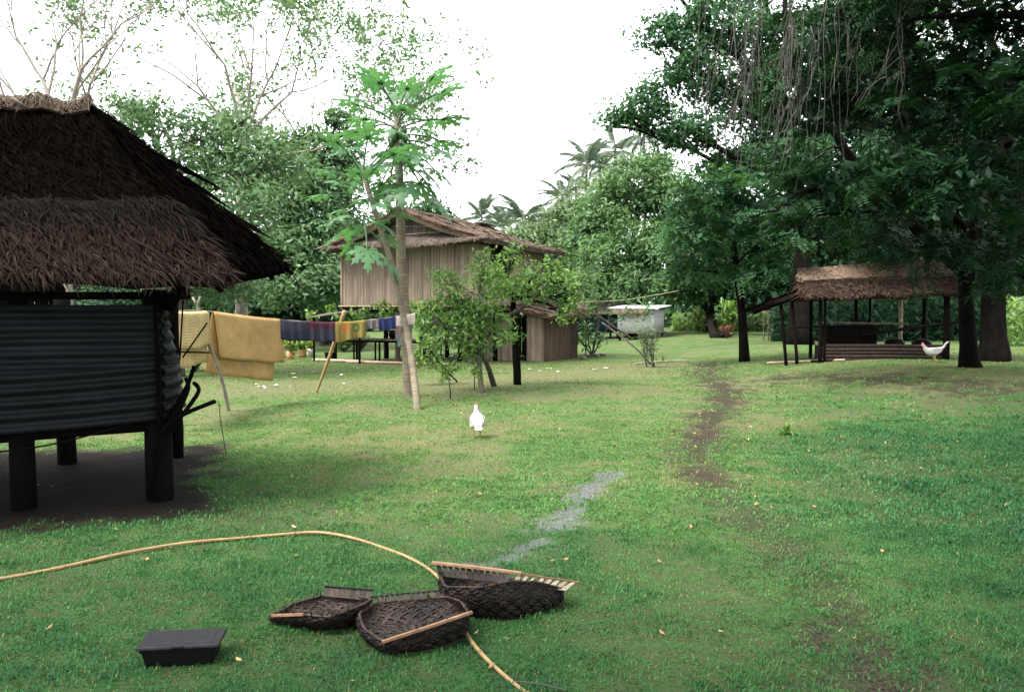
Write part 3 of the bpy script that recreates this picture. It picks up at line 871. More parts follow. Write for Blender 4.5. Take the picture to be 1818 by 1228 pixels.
# gable wall and its thatched skirt
g_tops = lambda u: W1 + .12 + max(0, (1 - abs(u - UM) / (WU / 2 + .1))) * (RZ - W1 - .30)
strip_wall('gable_panel', H(0, .03, 0), H(WU, .03, 0), W1 + .02, RZ, M['gable_wall'], house, pitch=.05, tops=g_tops, panel=1.3)
thatch('gable_skirt', [H(WU + .28, -.62, 3.82), H(-.42, -.66, 3.92), H(.1, .0, 4.20), H(WU - .15, .0, 4.16)], M['thatch_grey'], house, rows=6, per_m=70, L=.38, w=.014, lift=.035, slab=.05, jitter=.4, eave_hang=.16,
       sagz=lambda s, t: (.04 * math.sin(s * 7) - .05 * math.sin(s * math.pi)) * (1 - t))
thatch('skirt_fringe', [H(WU + .28, -.65, 3.81), H(-.42, -.69, 3.91), H(-.42, -.55, 3.99), H(WU + .28, -.51, 3.90)], M['thatch_orange'], house, rows=2, per_m=90, L=.16, w=.012, lift=.02, slab=.02, jitter=.4, eave_hang=.25,
       sagz=lambda s, t: .04 * math.sin(s * 7) - .05 * math.sin(s * math.pi))
stick(house, curve_pts([H(WU - .9, -.14, 4.13), H(WU - 2.3, -.20, 4.17), H(WU - 3.6, -.18, 4.22), H(.3, -.12, 4.22)]), .020, M['stick_pale'], 'lashing_pole')
stick(house, curve_pts([H(WU - 2.1, -.06, 4.48), H(WU - 3.4, -.06, 4.42), H(.55, -.06, 4.27)]), .016, M['stick_pale'], 'lashing_pole')
for u, z in ((1.4, 4.33), (.9, 4.25)):
    stick(house, [H(u, -.05, 4.25), H(u - .1, -.05, z)], .012, M['stick_pale'], 'lashing_peg')
# bargeboard thatch rolls along both gable edges
for u, z in ((-.55, 3.98), (WU + .24, 3.92)):
    mb = MB()
    n = 14
    pts = [H(u, -.5, z).lerp(H(UM, -.5, RZ + .02), i / n) + Vector((0, 0, .01 - .10 * math.sin(math.pi * i / n))) for i in range(n + 1)]
    mb.tube(pts, [.075 * R.uniform(.8, 1.25) for _ in pts], 7, .6, wob=.4)
    mb.build('gable_edge_roll', M['thatch_orange'], house)
# low lean-to roof at the left end
lt = [H(5.9, -1.1, 1.46), H(3.6, -1.2, 1.72), H(3.6, .1, 1.80), H(5.9, .1, 1.62)]
mb = MB(); mb.hexa(lt, [p + Vector((0, 0, .03)) for p in lt], .3); mb.build('lean_to_roof', M['wood_grey'], house)
for u, v in ((5.7, -.95), (3.8, -1.05)):
    b = H(u, v, 0); post(house, on(b.x, b.y, -.05), H(u, v, 1.5), .035, M['wood_dark'], 'lean_to_post')

# things under the house
tb = H(3.9, -.2, 0)
bench = thing('slat_platform', 'long wooden slat platform on thin legs under the bamboo house', 'platform', on(tb.x, tb.y))
for u in (5.3, 4.4, 3.5, 2.6, 1.8):
    for v in (-.35, .75):
        b = H(u, v, 0); post(bench, on(b.x, b.y, -.05), H(u, v, .72), .032, M['wood_dark'], 'leg')
for v in (-.38, .78):
    mb = MB(); mb.beam(H(5.5, v, .70), H(1.6, v, .70), .05, .07); mb.build('rail', M['wood_dark'], bench)
for i in range(30):
    u = 5.5 - i * .132
    mb = MB(); mb.beam(H(u, -.45, .75), H(u, .85, .75), .085, .025); mb.build('slat', M['wood_grey'], bench)
for k, (u, v, l) in enumerate(((5.9, -.75, 2.6), (4.4, -.95, 2.4), (2.6, -.9, 2.0))):
    b = H(u, v, 0); q = H(u - l, v + R.uniform(-.1, .1), 0)
    mb = MB(); mb.tube([on(b.x, b.y, .05), on((b.x + q.x) / 2, (b.y + q.y) / 2, .055), on(q.x, q.y, .05)], .048, 8)
    tag(mb.build('edging_log', M['kerb_pole'], None, True, origin=on(b.x, b.y)), ('pale log on the ground, leftmost of the row before the house', 'pale middle log of the row lying before the house', 'pale log of the house edging nearest the citrus trees')[k], 'log', 'logs edging the ground before the house')
mb = MB()
bs = H(5.35, -.55, 0)
pr = [(.10, .0), (.15, .0), (.185, .22), (.20, .24), (.185, .24), (.14, .04), (.0, .035)]
def lathe(mb, c, prof, n=16, var=.5):
    vs, fs = [], []
    for r, z in prof:
        for k in range(n):
            a = 2 * math.pi * k / n
            vs.append(Vector(c) + Vector((math.cos(a) * r, math.sin(a) * r, z)))
    for i in range(len(prof) - 1):
        for k in range(n):
            fs.append((i * n + k, i * n + (k + 1) % n, (i + 1) * n + (k + 1) % n, (i + 1) * n + k))
    mb.add(vs, fs, var)
lathe(mb, on(bs.x, bs.y, .06), pr)
tag(mb.build('basin', M['plastic_black'], None, True, origin=on(bs.x, bs.y)), 'black basin standing at the left end of the slat platform', 'basin')
for k, (u, v, h, mt, lb) in enumerate(((3.3, .25, .30, 'wood_dark', 'dark bundle on the platform under the house'), (2.1, .2, .22, 'tin_blue', 'small blue tub on the platform behind the citrus leaves'))):
    p = H(u, v, .77); mb = MB()
    lathe(mb, p, [(.0, .0), (.16, .0), (.2, h * .5), (.17, h), (.0, h * .95)], 12)
    tag(mb.build(('cloth_bundle', 'tub')[k], M[mt], None, True, origin=p), lb, ('bundle', 'tub')[k])

# ------------------------------------------------------------------ the bamboo store room with its own roof
SCn = Vector((1.06, 28.6))
def S(u, v, z):
    return Vector((SCn.x + E1.x * u + E2.x * v, SCn.y + E1.y * u + E2.y * v, z))
store = thing('bamboo_store', 'low bamboo store room with weathered thatch roof beside the tall house', 'shed', on(SCn.x, SCn.y))
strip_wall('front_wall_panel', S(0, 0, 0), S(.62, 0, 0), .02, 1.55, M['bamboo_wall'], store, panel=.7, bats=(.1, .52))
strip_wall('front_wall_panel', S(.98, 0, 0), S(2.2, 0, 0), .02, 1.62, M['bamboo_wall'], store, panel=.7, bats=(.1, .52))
strip_wall('side_wall_panel', S(0, 3.1, 0), S(0, 0, 0), .02, 1.48, M['bamboo_dark_shaded'], store, panel=.8, bats=(.1, .9), tops=lambda u: 1.45)  # shaded side of the store, painted with the darker bamboo
strip_wall('back_wall_panel', S(2.2, 3.1, 0), S(0, 3.1, 0), .02, 1.5, M['bamboo_dark_shaded'], store, panel=1.1, bats=(.1, .9))
strip_wall('left_wall_panel', S(2.2, 0, 0), S(2.2, 3.1, 0), .02, 1.55, M['bamboo_dark_shaded'], store, panel=1.1, bats=(.1, .9))
for u in (.66, .93):
    b = S(u, -.03, 0); post(store, on(b.x, b.y), S(u, -.03, 1.6), .03, M['wood_dark'], 'door_post')
b = S(0, 3.12, 0); post(store, on(b.x, b.y), S(-.02, 3.12, 1.5), .045, M['bark_grey'], 'corner_post')
sr = [at(978, 563, 28.0), at(1062, 560, 32.2), at(968, 531, 32.4), at(890, 545, 28.6)]
thatch('roof_thatch', sr, M['thatch_orange'], store, rows=7, per_m=40, L=.5, w=.02, lift=.05, slab=.07, jitter=.6, eave_hang=.1)
for k in range(5):
    s = .1 + .2 * k
    p, q = bil(sr, s, .02), bil(sr, s + R.uniform(-.05, .05), .95)
    stick(store, [p + Vector((0, 0, .06)), q + Vector((0, 0, .07))], .014, M['stick_pale'], 'roof_stick', 5)
for k, (px, py) in enumerate(((1046, 634), (1058, 633), (1070, 632), (1036, 637))):
    p = gp(px, py); mb = MB()
    mb.box(p + Vector((0, 0, .05)), (.24, .16, .10), R.uniform(0, 3))
    o = mb.build('stone_block', M['stone'], None, origin=p)
    md = o.modifiers.new('bev', 'BEVEL'); md.width = .02
    tag(o, ('grey stone block second from the left in the row beside the store room', 'grey stone block third from the left in the row beside the store room', 'rightmost grey stone block in the row beside the store room', 'grey stone block right against the store room corner')[k], 'stone', 'stones beside the store room')

# ------------------------------------------------------------------ the small far house with pale walls
fh0 = gp(1128, 609)
far = thing('raised_cabin', 'small pale-walled cabin on short posts, farthest building, beyond the lawn', 'house', fh0)
FA, FB = Vector((-.90, .43)), Vector((.43, .90))
FC = at(1161, 600, 47.0)
def FH(u, v, z): return Vector((FC.x + FA.x * u + FB.x * v, FC.y + FA.y * u + FB.y * v, z))
def corr(mb, a, b, z0, z1, pitch=.12, amp=.014):
    L = (b - a).length; n = int(L / pitch * 4); d = (b - a) / L; nr = Vector((d.y, -d.x, 0))
    mb.sheet([[a + d * (L * i / n) + nr * (amp * math.sin(i * math.pi / 2)) + Vector((0, 0, z)) for i in range(n + 1)] for z in (z0, z1)], .004)
for a, b, mt in (((0, 0), (2.1, 0), 'tin_pale'), ((0, 2.0), (0, 0), 'tin_pale'), ((2.1, 0), (2.1, 2.0), 'tin_pale'), ((2.1, 2.0), (0, 2.0), 'tin_pale')):
    mb = MB(); corr(mb, FH(*a, 0), FH(*b, 0), .58, 1.80); mb.build('wall_sheet', M[mt], far, True)
for u in (.08, 1.05, 2.0):
    for v in (.08, 1.9):
        b = FH(u, v, 0); post(far, on(b.x, b.y, -.05), FH(u, v, .6), .07, M['wood_dark'])
mb = MB(); mb.hexa([FH(-.08, -.08, .50), FH(2.2, -.08, .50), FH(2.2, 2.1, .50), FH(-.08, 2.1, .50)][::-1], [FH(-.08, -.08, .575), FH(2.2, -.08, .575), FH(2.2, 2.1, .575), FH(-.08, 2.1, .575)][::-1], .5); mb.build('floor', M['wood_grey'], far)
rf = [FH(-.35, -.45, 1.86), FH(2.55, -.45, 1.88), FH(2.55, 2.4, 2.05), FH(-.35, 2.4, 2.03)]
mb = MB(); mb.hexa(rf[::-1], [p + Vector((0, 0, .05)) for p in rf[::-1]], .6); mb.build('roof', M['tin_pale'], far)
thatch('eave_thatch', [FH(2.3, -.62, 1.62), FH(.25, -.62, 1.62), FH(.25, -.40, 1.84), FH(2.3, -.40, 1.84)], M['thatch_orange'], far, rows=3, per_m=40, L=.25, w=.02, lift=.03, slab=.03)
# dark hut on stilts further left
dh = at(1062, 605, 52)
dk = thing('stilt_hut', 'dark stilt hut half hidden behind the store room and cordyline', 'hut', on(dh.x, dh.y))
def DH(u, v, z): return Vector((dh.x + FA.x * u + FB.x * v, dh.y + FA.y * u + FB.y * v, z))
for a, b in (((-1.4, 0), (1.6, 0)), ((-1.4, 2.5), (-1.4, 0)), ((1.6, 0), (1.6, 2.5)), ((1.6, 2.5), (-1.4, 2.5))):
    mb = MB(); corr(mb, DH(*a, 0), DH(*b, 0), .45, 1.75, .16); mb.build('wall_sheet', M['tin_blue'] if a[0] == -1.4 and b[1] == 0 else M['wood_dark'], dk, True)
for u in (-1.2, 0, 1.4):
    for v in (.1, 2.3):
        b = DH(u, v, 0); post(dk, on(b.x, b.y, -.05), DH(u, v, .5), .07, M['wood_dark'])
thatch('front_thatch', [DH(2.0, -.6, 1.6), DH(-1.8, -.6, 1.6), DH(-1.8, 1.25, 2.3), DH(2.0, 1.25, 2.3)], M['thatch_grey'], dk, rows=4, per_m=20, L=.5, w=.03)
thatch('back_thatch', [DH(-1.8, 3.1, 1.6), DH(2.0, 3.1, 1.6), DH(2.0, 1.27, 2.3), DH(-1.8, 1.27, 2.3)], M['thatch_grey'], dk, rows=4, per_m=20, L=.5, w=.03)

# ------------------------------------------------------------------ the open thatched shelter on the right
SD = 23.5
shb = gp(1470, 642)
sh = thing('open_shelter', 'open-sided shelter with thick reddish-brown thatched roof under the trees', 'shelter', shb)
SA = at(1428, 600, SD); SB = at(1690, 600, SD - .6)
sx = Vector((SB.x - SA.x, SB.y - SA.y)); SL = sx.length; sx.normalize(); SK = SL / 3.74; sy = Vector((-sx.y, sx.x))
def SH(u, v, z): return Vector((SA.x + sx.x * u * SK + sy.x * v, SA.y + sx.y * u * SK + sy.y * v, z))
zr0, zr1 = at(1428, 480, SD + .9).z, at(1690, 464, SD + .3).z
ze0, ze1 = at(1428, 530, SD - .2).z, at(1690, 520, SD - .8).z
L2 = SL / SK + .1
rd = .95
wob = lambda s, t: .035 * math.sin(s * 17) * (1 - t)
thatch('front_thatch', [SH(-.05, -.25, ze0), SH(L2, -.25, ze1), SH(L2, rd, zr1 - .05), SH(-.05, rd, zr0 - .05)], M['thatch_brown'], sh, rows=5, per_m=130, L=.36, w=.013, lift=.07, slab=.10, jitter=.5, eave_hang=.16, sagz=wob, ns=14)
thatch('back_thatch', [SH(L2, 2 * rd + .25, ze1), SH(-.05, 2 * rd + .25, ze0), SH(-.05, rd + .03, zr0 - .05), SH(L2, rd + .03, zr1 - .05)], M['thatch_orange'], sh, rows=5, per_m=45, L=.4, w=.018, lift=.05, slab=.09)
thatch('upper_thatch', [SH(-.04, .25, ze0 + (zr0 - ze0) * .56), SH(L2, .25, ze1 + (zr1 - ze1) * .56), SH(L2, rd, zr1 + .02), SH(-.04, rd, zr0 + .02)], M['thatch_pale'], sh, rows=3, per_m=140, L=.36, w=.015, lift=.05, slab=.05, jitter=.3, vlo=.45, vhi=1.0, eave_hang=.02)
ridge_cap('ridge_cap', SH(-.08, rd, zr0 + .01), SH(L2 + .05, rd, zr1 + .01), M['thatch_pale'], sh, width=.22, drop=.14, n=240, lump=.04)
for a in ((2.2, 2.95, .1), (2.35, 3.0, .06)):
    stick(sh, [SH(a[0], rd - .1, zr0 + .22 - a[2]), SH(a[1], rd - .05, zr0 + .30 - a[2])], .025, M['wood_dark'], 'ridge_stick')
def sp(u, v, top, r, mt='wood_dark', lean=0.0):
    b = SH(u + lean, v, 0); post(sh, on(b.x, b.y, -.05), SH(u, v, top), r, M[mt])
for u, v, r in ((.42, .05, .05), (.55, .1, .035), (1.75, 1.9, .05), (3.62, .05, .085), (.5, 1.9, .05), (3.6, 1.9, .06), (2.15, 2.0, .04)):
    sp(u, v, ze0 + .1 if v < 1 else ze0 + .12, r)
sp(3.0, 2.0, ze0 + .1, .055, 'wood_pale')
sp(-.62, .0, ze0 - .12, .045, lean=.16); sp(-.32, .05, ze0 - .05, .045, lean=.15)
# sagging lean-to roof on the left side
le = [SH(-1.35, -.1, ze0 - .42), SH(.05, -.12, ze0 + .08), SH(.05, 1.9, ze0 + .2), SH(-1.35, 1.9, ze0 - .35)]
mb = MB(); mb.hexa(le, [p + Vector((0, 0, .07)) for p in le], .3); mb.build('lean_to_roof', M['thatch_dark'], sh)
thatch('lean_to_thatch', [le[3], le[0], le[1] + Vector((0, 0, .09)), le[2] + Vector((0, 0, .09))], M['thatch_skirt'], sh, rows=5, per_m=30, L=.5, w=.02, lift=.03, slab=.02)
gs = shb.z
stick(sh, [SH(-.4, .03, gs + .92), SH(.45, .07, gs + .98)], .022, M['wood_dark'], 'rail')
# low fireside wall and heaped benches in the shade below
mb = MB()
for i in range(7):
    pass
for i in range(5):
    z = gs + .06 + i * .095
    mb2 = MB(); mb2.tube([SH(.55, .12, z), SH(2.1, .10, z + .01), SH(3.7, .12, z)], .052, 7, wob=.1); mb2.build('wall_log', M['soil'], sh, True)
mb = MB(); mb.hexa([SH(.6, .25, gs - .02), SH(3.7, .25, gs - .02), SH(3.7, 1.8, gs - .02), SH(.6, 1.8, gs - .02)], [SH(.6, .25, gs + .40), SH(3.7, .25, gs + .40), SH(3.7, 1.8, gs + .40), SH(.6, 1.8, gs + .40)], .5); mb.build('earth_platform', M['soil'], sh)
# sloping bed board and stacked dark boxes
mb = MB(); mb.beam(SH(1.55, .75, gs + .72), SH(4.05, .6, gs + 1.10), .8, .05); mb.build('bed_board', M['wood_dark'], sh)
mb = MB(); mb.beam(SH(.5, 1.0, gs + 1.08), SH(2.9, .9, gs + 1.04), .05, .05); mb.build('rail', M['wood_grey'], sh)
cr = thing('food_chest', 'dark wooden chest standing in the middle of the open shelter', 'chest', SH(1.35, .95, gs + .405))
mb = MB(); mb.box(SH(1.35, .95, gs + .405 + .27), (1.35, .7, .54), math.atan2(sx.y, sx.x)); mb.build('body', M['wood_dark'], cr)
mb = MB(); mb.box(SH(1.35, .95, gs + .405 + .565), (1.42, .76, .04), math.atan2(sx.y, sx.x)); mb.build('lid', M['wood_dark'], cr)
for k, u in enumerate((2.55, 3.25)):
    p = SH(u, .9, gs + .40); mb = MB()
    lathe(mb, p, [(0, 0), (.20, 0), (.27, .1), (.24, .18), (.1, .22), (0, .22)], 12)
    tag(mb.build('cooking_pot', M['plastic_black'], None, True, origin=p), ('black cooking pot on the shelter platform, nearer the chest', 'black cooking pot on the shelter platform, nearer the right post')[k], 'pot', 'cooking pots in the shelter')
for k, (a, b, r) in enumerate((((1362, 646), (1500, 641), .035), ((1440, 644), (1630, 637), .04))):
    p, q = gp(*a), gp(*b)
    mb = MB(); mb.tube([p + Vector((0, 0, r)), (p + q) / 2 + Vector((0, 0, r * 1.1)), q + Vector((0, 0, r))], r, 7)
    tag(mb.build('fallen_pole', M['kerb_pole'] if k == 0 else M['wood_dark'], None, True, origin=p), ('pale pole lying on the ground left before the shelter', 'dark pole lying along the front of the shelter')[k], 'pole')
# wash-up rack on the grass behind
rk = gp(1385, 604)
rack = thing('drying_rack', 'thin wooden drying rack on the grass behind the open shelter', 'rack', rk)
for dx, dy in ((-.55, 0), (.55, 0), (-.55, .7), (.55, .7)):
    post(rack, on(rk.x + dx, rk.y + dy, -.03), (rk.x + dx, rk.y + dy, rk.z + 1.35), .03, M['wood_grey'])
for z, mt in ((1.32, 'wood_pale'), (.75, 'wood_grey')):
    for i in range(4):
        mb = MB(); mb.beam((rk.x - .8, rk.y + .2 * i, rk.z + z), (rk.x + .8, rk.y + .2 * i, rk.z + z), .06, .03); mb.build('shelf_slat', M[mt], rack)

# ------------------------------------------------------------------ trees and other plants
def unit(v):
    return v / (np.linalg.norm(v, axis=-1, keepdims=True) + 1e-9)

def leaf_faces(C, Nn, size, droop=.3, wid=.44, fold=.18, dirs=None):
    """one folded leaf at each place C facing Nn"""
    n = len(C)
    rnd = NR.normal(size=(n, 3))
    d = rnd - Nn * (rnd * Nn).sum(1, keepdims=True) if dirs is None else dirs + rnd * .35
    d = unit(d); d[:, 2] -= droop; d = unit(d)
    s = unit(np.cross(d, Nn))
    nn = np.cross(s, d)
    L = (size * NR.uniform(.65, 1.3, n))[:, None]
    w = L * wid
    V = np.stack([C - d * L * .5, C + s * w * .5 - nn * L * fold * .5, C + d * L * .5 - nn * L * .05, C - s * w * .5 - nn * L * fold * .5], 1)
    b = np.arange(n)[:, None] * 4
    T = np.concatenate([b + np.array([0, 1, 2]), b + np.array([0, 2, 3])])
    return V.reshape(-1, 3), T

def pinnate(C, D, Nn, L, pairs=7, lw=.30, droop=.35):
    """feathery compound leaves: start C, direction D, face normal Nn"""
    n = len(C)
    VV, TT = [], []
    side = unit(np.cross(D, Nn))
    Lc = (L * NR.uniform(.7, 1.25, n))[:, None]
    off = 0
    for k in range(1, pairs + 1):
        f = k / pairs
        p = C + D * Lc * f + np.array([0, 0, -droop]) * Lc * f * f
        ll = Lc * lw * (1.15 - .55 * abs(f - .45))
        for sg in (-1, 1):
            q = unit(side * sg + D * .45 + NR.normal(0, .12, (n, 3)))
            q[:, 2] -= .15
            wv = unit(np.cross(q, Nn)) * ll * .17
            V = np.stack([p, p + q * ll * .5 + wv, p + q * ll, p + q * ll * .5 - wv], 1).reshape(-1, 3)
            b = np.arange(n)[:, None] * 4 + off
            VV.append(V); TT.append(np.concatenate([b + np.array([0, 1, 2]), b + np.array([0, 2, 3])]))
            off += n * 4
    return np.concatenate(VV), np.concatenate(TT), pairs * 2 * 4

def blob(px, py, D, rx, ry, rd=None):
    c = at(px, py, D)
    k = D / FPX
    return (np.array(c), np.array((rx * k, (rd if rd else rx * k * .85), ry * k)))

def clump_points(blobs, dens, low=.5):
    """clump centres, biased to the outside of each lobe, with outward normals"""
    P, O = [], []
    for c, r in blobs:
        area = 4 * math.pi * ((r[0] * r[1]) ** 1.6 / 3 + (r[0] * r[2]) ** 1.6 / 3 + (r[1] * r[2]) ** 1.6 / 3) ** (1 / 1.6)
        n = max(6, int(area * dens))
        d = unit(NR.normal(size=(n * 2, 3)))
        keep = (d[:, 2] > -low) | (NR.random(n * 2) < .25)
        d = d[keep][:n]
        m = len(d)
        f = .55 + .5 * NR.random(m) ** .6 + .12 * np.sin(d[:, 0] * 5 + c[0]) * np.cos(d[:, 1] * 4 + d[:, 2] * 5)
        P.append(c + d * r * f[:, None]); O.append(d)
    return np.concatenate(P), np.concatenate(O)

def crown_mesh(blobs, dens, per, size, cr, style='broad', low=.5, droop=.3, flat=.6, upb=.75):
    P, O = clump_points(blobs, dens, low)
    n = len(P)
    if style == 'pinnate':
        idx = np.repeat(np.arange(n), per)
        m = len(idx)
        C = P[idx] + NR.normal(0, cr * .35, (m, 3)) * np.array([1, 1, flat])
        D = NR.normal(size=(m, 3)); D[:, 2] *= .35; D = unit(D + O[idx] * .9)
        Nn = unit(np.array([0, 0, 1.]) + NR.normal(0, .35, (m, 3)) + O[idx] * .25)
        V, T, k = pinnate(C, D, Nn, size)
        cv = NR.random(n)
        lv = np.clip(cv[idx] * .55 + NR.random(m) * .45, 0, 1)
        # leaflets are stored pair by pair
        var = np.concatenate([np.repeat(lv, 4) for _ in range(14)])
        return V, T, var, P
    idx = np.repeat(np.arange(n), per)
    m = len(idx)
    C = P[idx] + NR.normal(0, cr, (m, 3)) * np.array([1, 1, flat])
    Nn = unit(np.array([0, 0, upb]) + NR.normal(0, .5, (m, 3)) + unit(C - P[idx]) * .55 + O[idx] * .35)
    V, T = leaf_faces(C, Nn, size, droop)
    cv = NR.random(n)
    return V, T, np.repeat(np.clip(cv[idx] * .5 + NR.random(m) * .5, 0, 1), 4), P

def with_fill(blobs, V, T, var, size, k=2.4, cover=1.5):
    """larger leaves inside each lobe, so that little light comes straight through"""
    CC = []
    for c, r in blobs:
        area = math.pi * (r[0] * r[2] + r[0] * r[1]) / 1.0
        n = int(area * cover / ((size * k) ** 2 * .44 / 2))
        d = unit(NR.normal(size=(n, 3)))
        CC.append(c + d * r * (NR.uniform(.2, .85, n) ** .6)[:, None])
    C = np.concatenate(CC)
    V2, T2 = leaf_faces(C, unit(NR.normal(0, .7, C.shape) + np.array([0, -.2, .7])), size * k, .3)
    return np.concatenate([V, V2]), np.concatenate([T, T2 + len(V)]), np.concatenate([var, np.repeat(NR.random(len(C)) * .5, 4)])

def limb(mb, p, q, r0, r1, bend=.12, n=6, seg=7):
    p, q = Vector(p), Vector(q)
    L = (q - p).length
    o = Vector((R.uniform(-1, 1), R.uniform(-1, 1), R.uniform(-.2, 1))) * L * bend
    o2 = Vector((R.uniform(-1, 1), R.uniform(-1, 1), R.uniform(-1, 1))) * L * bend * .5
    pts = curve_pts([p, p.lerp(q, .35) + o, p.lerp(q, .7) + o * .7 + o2, q], 3)
    k = len(pts) - 1
    mb.tube(pts, [r0 + (r1 - r0) * (i / k) ** .8 for i in range(k + 1)], n, wob=.1)

def tree(name, label, trunk, tr, blobs, leaf, bark, dens=1.2, per=26, size=.22, cr=.32, cat='tree', group=None, style='broad', twigs=4, low=.5, droop=.3, flat=.6, flare=1.35, limbs=True, wob=.12, fork=.55, fill=1.2):
    base = Vector(trunk[0])
    t = thing(name, label, cat, base, group)
    pts = curve_pts([Vector(p) - (Vector((0, 0, .1)) if i == 0 else Vector((0, 0, 0))) for i, p in enumerate(trunk)], 4)
    k = len(pts) - 1
    mb = MB()
    mb.tube(pts, [tr * ((flare - 1) * max(0, 1 - i / k * 6) + 1 - .45 * i / k) for i in range(k + 1)], 12, wob=wob)
    V, T, var, P = crown_mesh(blobs, dens, per, size, cr, style, low, droop, flat)
    if fill: V, T, var = with_fill(blobs, V, T, var, size if style == 'broad' else .20, 1.4, fill)
    if limbs:
        for c, r in blobs:
            c = Vector(c)
            j = min(k, max(int(k * fork), min(range(k + 1), key=lambda i: abs(pts[i].z - (c.z - (c - pts[-1]).length * .45)))))
            limb(mb, pts[j], c, tr * .42 * min(1, .5 + max(r) / 4), tr * .12, .1)
            near = [Vector(p) for p in P if (Vector(p) - c).length < max(r) * 1.1]
            R.shuffle(near)
            for p in near[:twigs]:
                limb(mb, c.lerp(pts[j], R.uniform(0, .3)), p, tr * .12, .012, .12, 5)
    mb.build('trunk', bark, t, True)
    tag(np_mesh('crown', V, T, var, leaf, t), kind='stuff')
    return t

def gbase(px, D):
    """ground point at a given distance under a picture column"""
    x = (px - CX) / FPX * D
    return on(x, D)

# ---- left: forest trees behind the near hut
def up_trunk(px, D, top_px, top_py, mid=None):
    b = gbase(px, D)
    t = at(top_px, top_py, D)
    m = b.lerp(t, .5) + Vector((R.uniform(-.2, .2), 0, 0))
    return [b, m, t]

tree('forest_tree', 'dense dark green tree rising just behind the near hut roof', up_trunk(300, 22, 310, 380), .3,
     [blob(300, 330, 22, 90, 60), blob(390, 300, 23, 80, 60), blob(250, 250, 22, 60, 45), blob(330, 420, 21, 110, 70), blob(430, 380, 22, 80, 60), blob(380, 500, 23, 110, 60), blob(180, 330, 23, 80, 70), blob(270, 205, 23, 50, 26), blob(350, 230, 23, 60, 34), blob(440, 270, 23, 60, 40), blob(500, 300, 23.5, 50, 40), blob(420, 220, 24, 40, 22), blob(230, 190, 23, 26, 14)], M['leaf_soft'], M['bark_grey'], dens=1.7, per=52, size=.17, cr=.34, fill=.45, twigs=7)
tree('forest_tree', 'bushy green tree between the near hut and the bamboo house', up_trunk(520, 38, 520, 400), .3,
     [blob(510, 360, 38, 80, 60), blob(570, 330, 39, 55, 50), blob(560, 420, 38, 70, 50), blob(500, 450, 37, 70, 50), blob(540, 510, 37, 90, 50), blob(460, 330, 39, 60, 50), blob(600, 400, 40, 50, 50), blob(600, 320, 40, 40, 40), blob(560, 260, 40, 50, 36), blob(620, 270, 40, 30, 40), blob(500, 270, 40, 40, 30), blob(600, 210, 40, 30, 24)], M['leaf_soft'], M['bark_dark'], dens=1.3, per=42, size=.28, cr=.4)
tree('forest_tree', 'shaded tree with low dark foliage behind the hanging mats', up_trunk(452, 42, 455, 470), .28,
     [blob(440, 500, 42, 80, 45), blob(510, 520, 43, 80, 40), blob(590, 500, 43, 60, 50), blob(420, 545, 42, 90, 35), blob(560, 555, 43, 80, 30), blob(340, 520, 43, 90, 50), blob(250, 540, 43, 90, 45)], M['leaf_dark'], M['bark_grey'], dens=1.0, per=40, size=.3, cr=.45)

def branching(mb, p, d, L, r, depth, tips, spread=.55, upw=.12, kids=(2, 3), shrink=.74, taper=.62, wander=.16):
    p, d = Vector(p), Vector(d).normalized()
    pts, n = [p], 4
    for i in range(n):
        d = (d + Vector((R.uniform(-1, 1), R.uniform(-1, 1), R.uniform(-1, 1))) * wander + Vector((0, 0, upw * .3))).normalized()
        pts.append(pts[-1] + d * (L / n))
    mb.tube(pts, [r * (1 - (1 - taper) * i / n) for i in range(n + 1)], 7 if r > .04 else 5, cap=depth == 0)
    if depth == 0:
        tips.append(pts[-1]); return
    if depth <= 3: tips.append(pts[2])
    for k in range(R.randint(*kids)):
        a = Vector((R.uniform(-1, 1), R.uniform(-1, 1), R.uniform(-.7, .9)))
        a = (a - d * a.dot(d)).normalized()
        nd = (d + a * R.uniform(spread * .6, spread * 1.4) + Vector((0, 0, upw))).normalized()
        src = pts[-1] if k < 2 else pts[-2]
        branching(mb, src, nd, L * shrink * R.uniform(.8, 1.15), r * taper * R.uniform(.75, 1.0), depth - 1, tips, spread, upw, kids, shrink, taper, wander)

def sparse_tree(name, label, trunk, tr, starts, leaf, bark, per=9, size=.16, cr=.22, depth=4, frac=1.0, group=None, **kw):
    t = thing(name, label, 'tree', trunk[0], group)
    mb = MB()
    pts = curve_pts([Vector(trunk[0]) - Vector((0, 0, .1))] + [Vector(p) for p in trunk[1:]], 5)
    k = len(pts) - 1
    mb.tube(pts, [tr * (1.2 - .5 * i / k) for i in range(k + 1)], 10, wob=.1)
    tips = []
    for p, d, L, r in starts:
        branching(mb, p, d, L, r, depth, tips, **kw)
    mb.build('trunk', bark, t, True)
    tips = [x for x in tips if R.random() < frac]
    P = np.array([list(x) for x in tips])
    idx = np.repeat(np.arange(len(P)), per)
    C = P[idx] + NR.normal(0, cr, (len(idx), 3))
    V, T = leaf_faces(C, unit(NR.normal(0, .6, (len(idx), 3)) + np.array([0, 0, .7])), size, .3)
    tag(np_mesh('crown', V, T, np.repeat(NR.random(len(idx)), 4), leaf, t), kind='stuff')
    return t

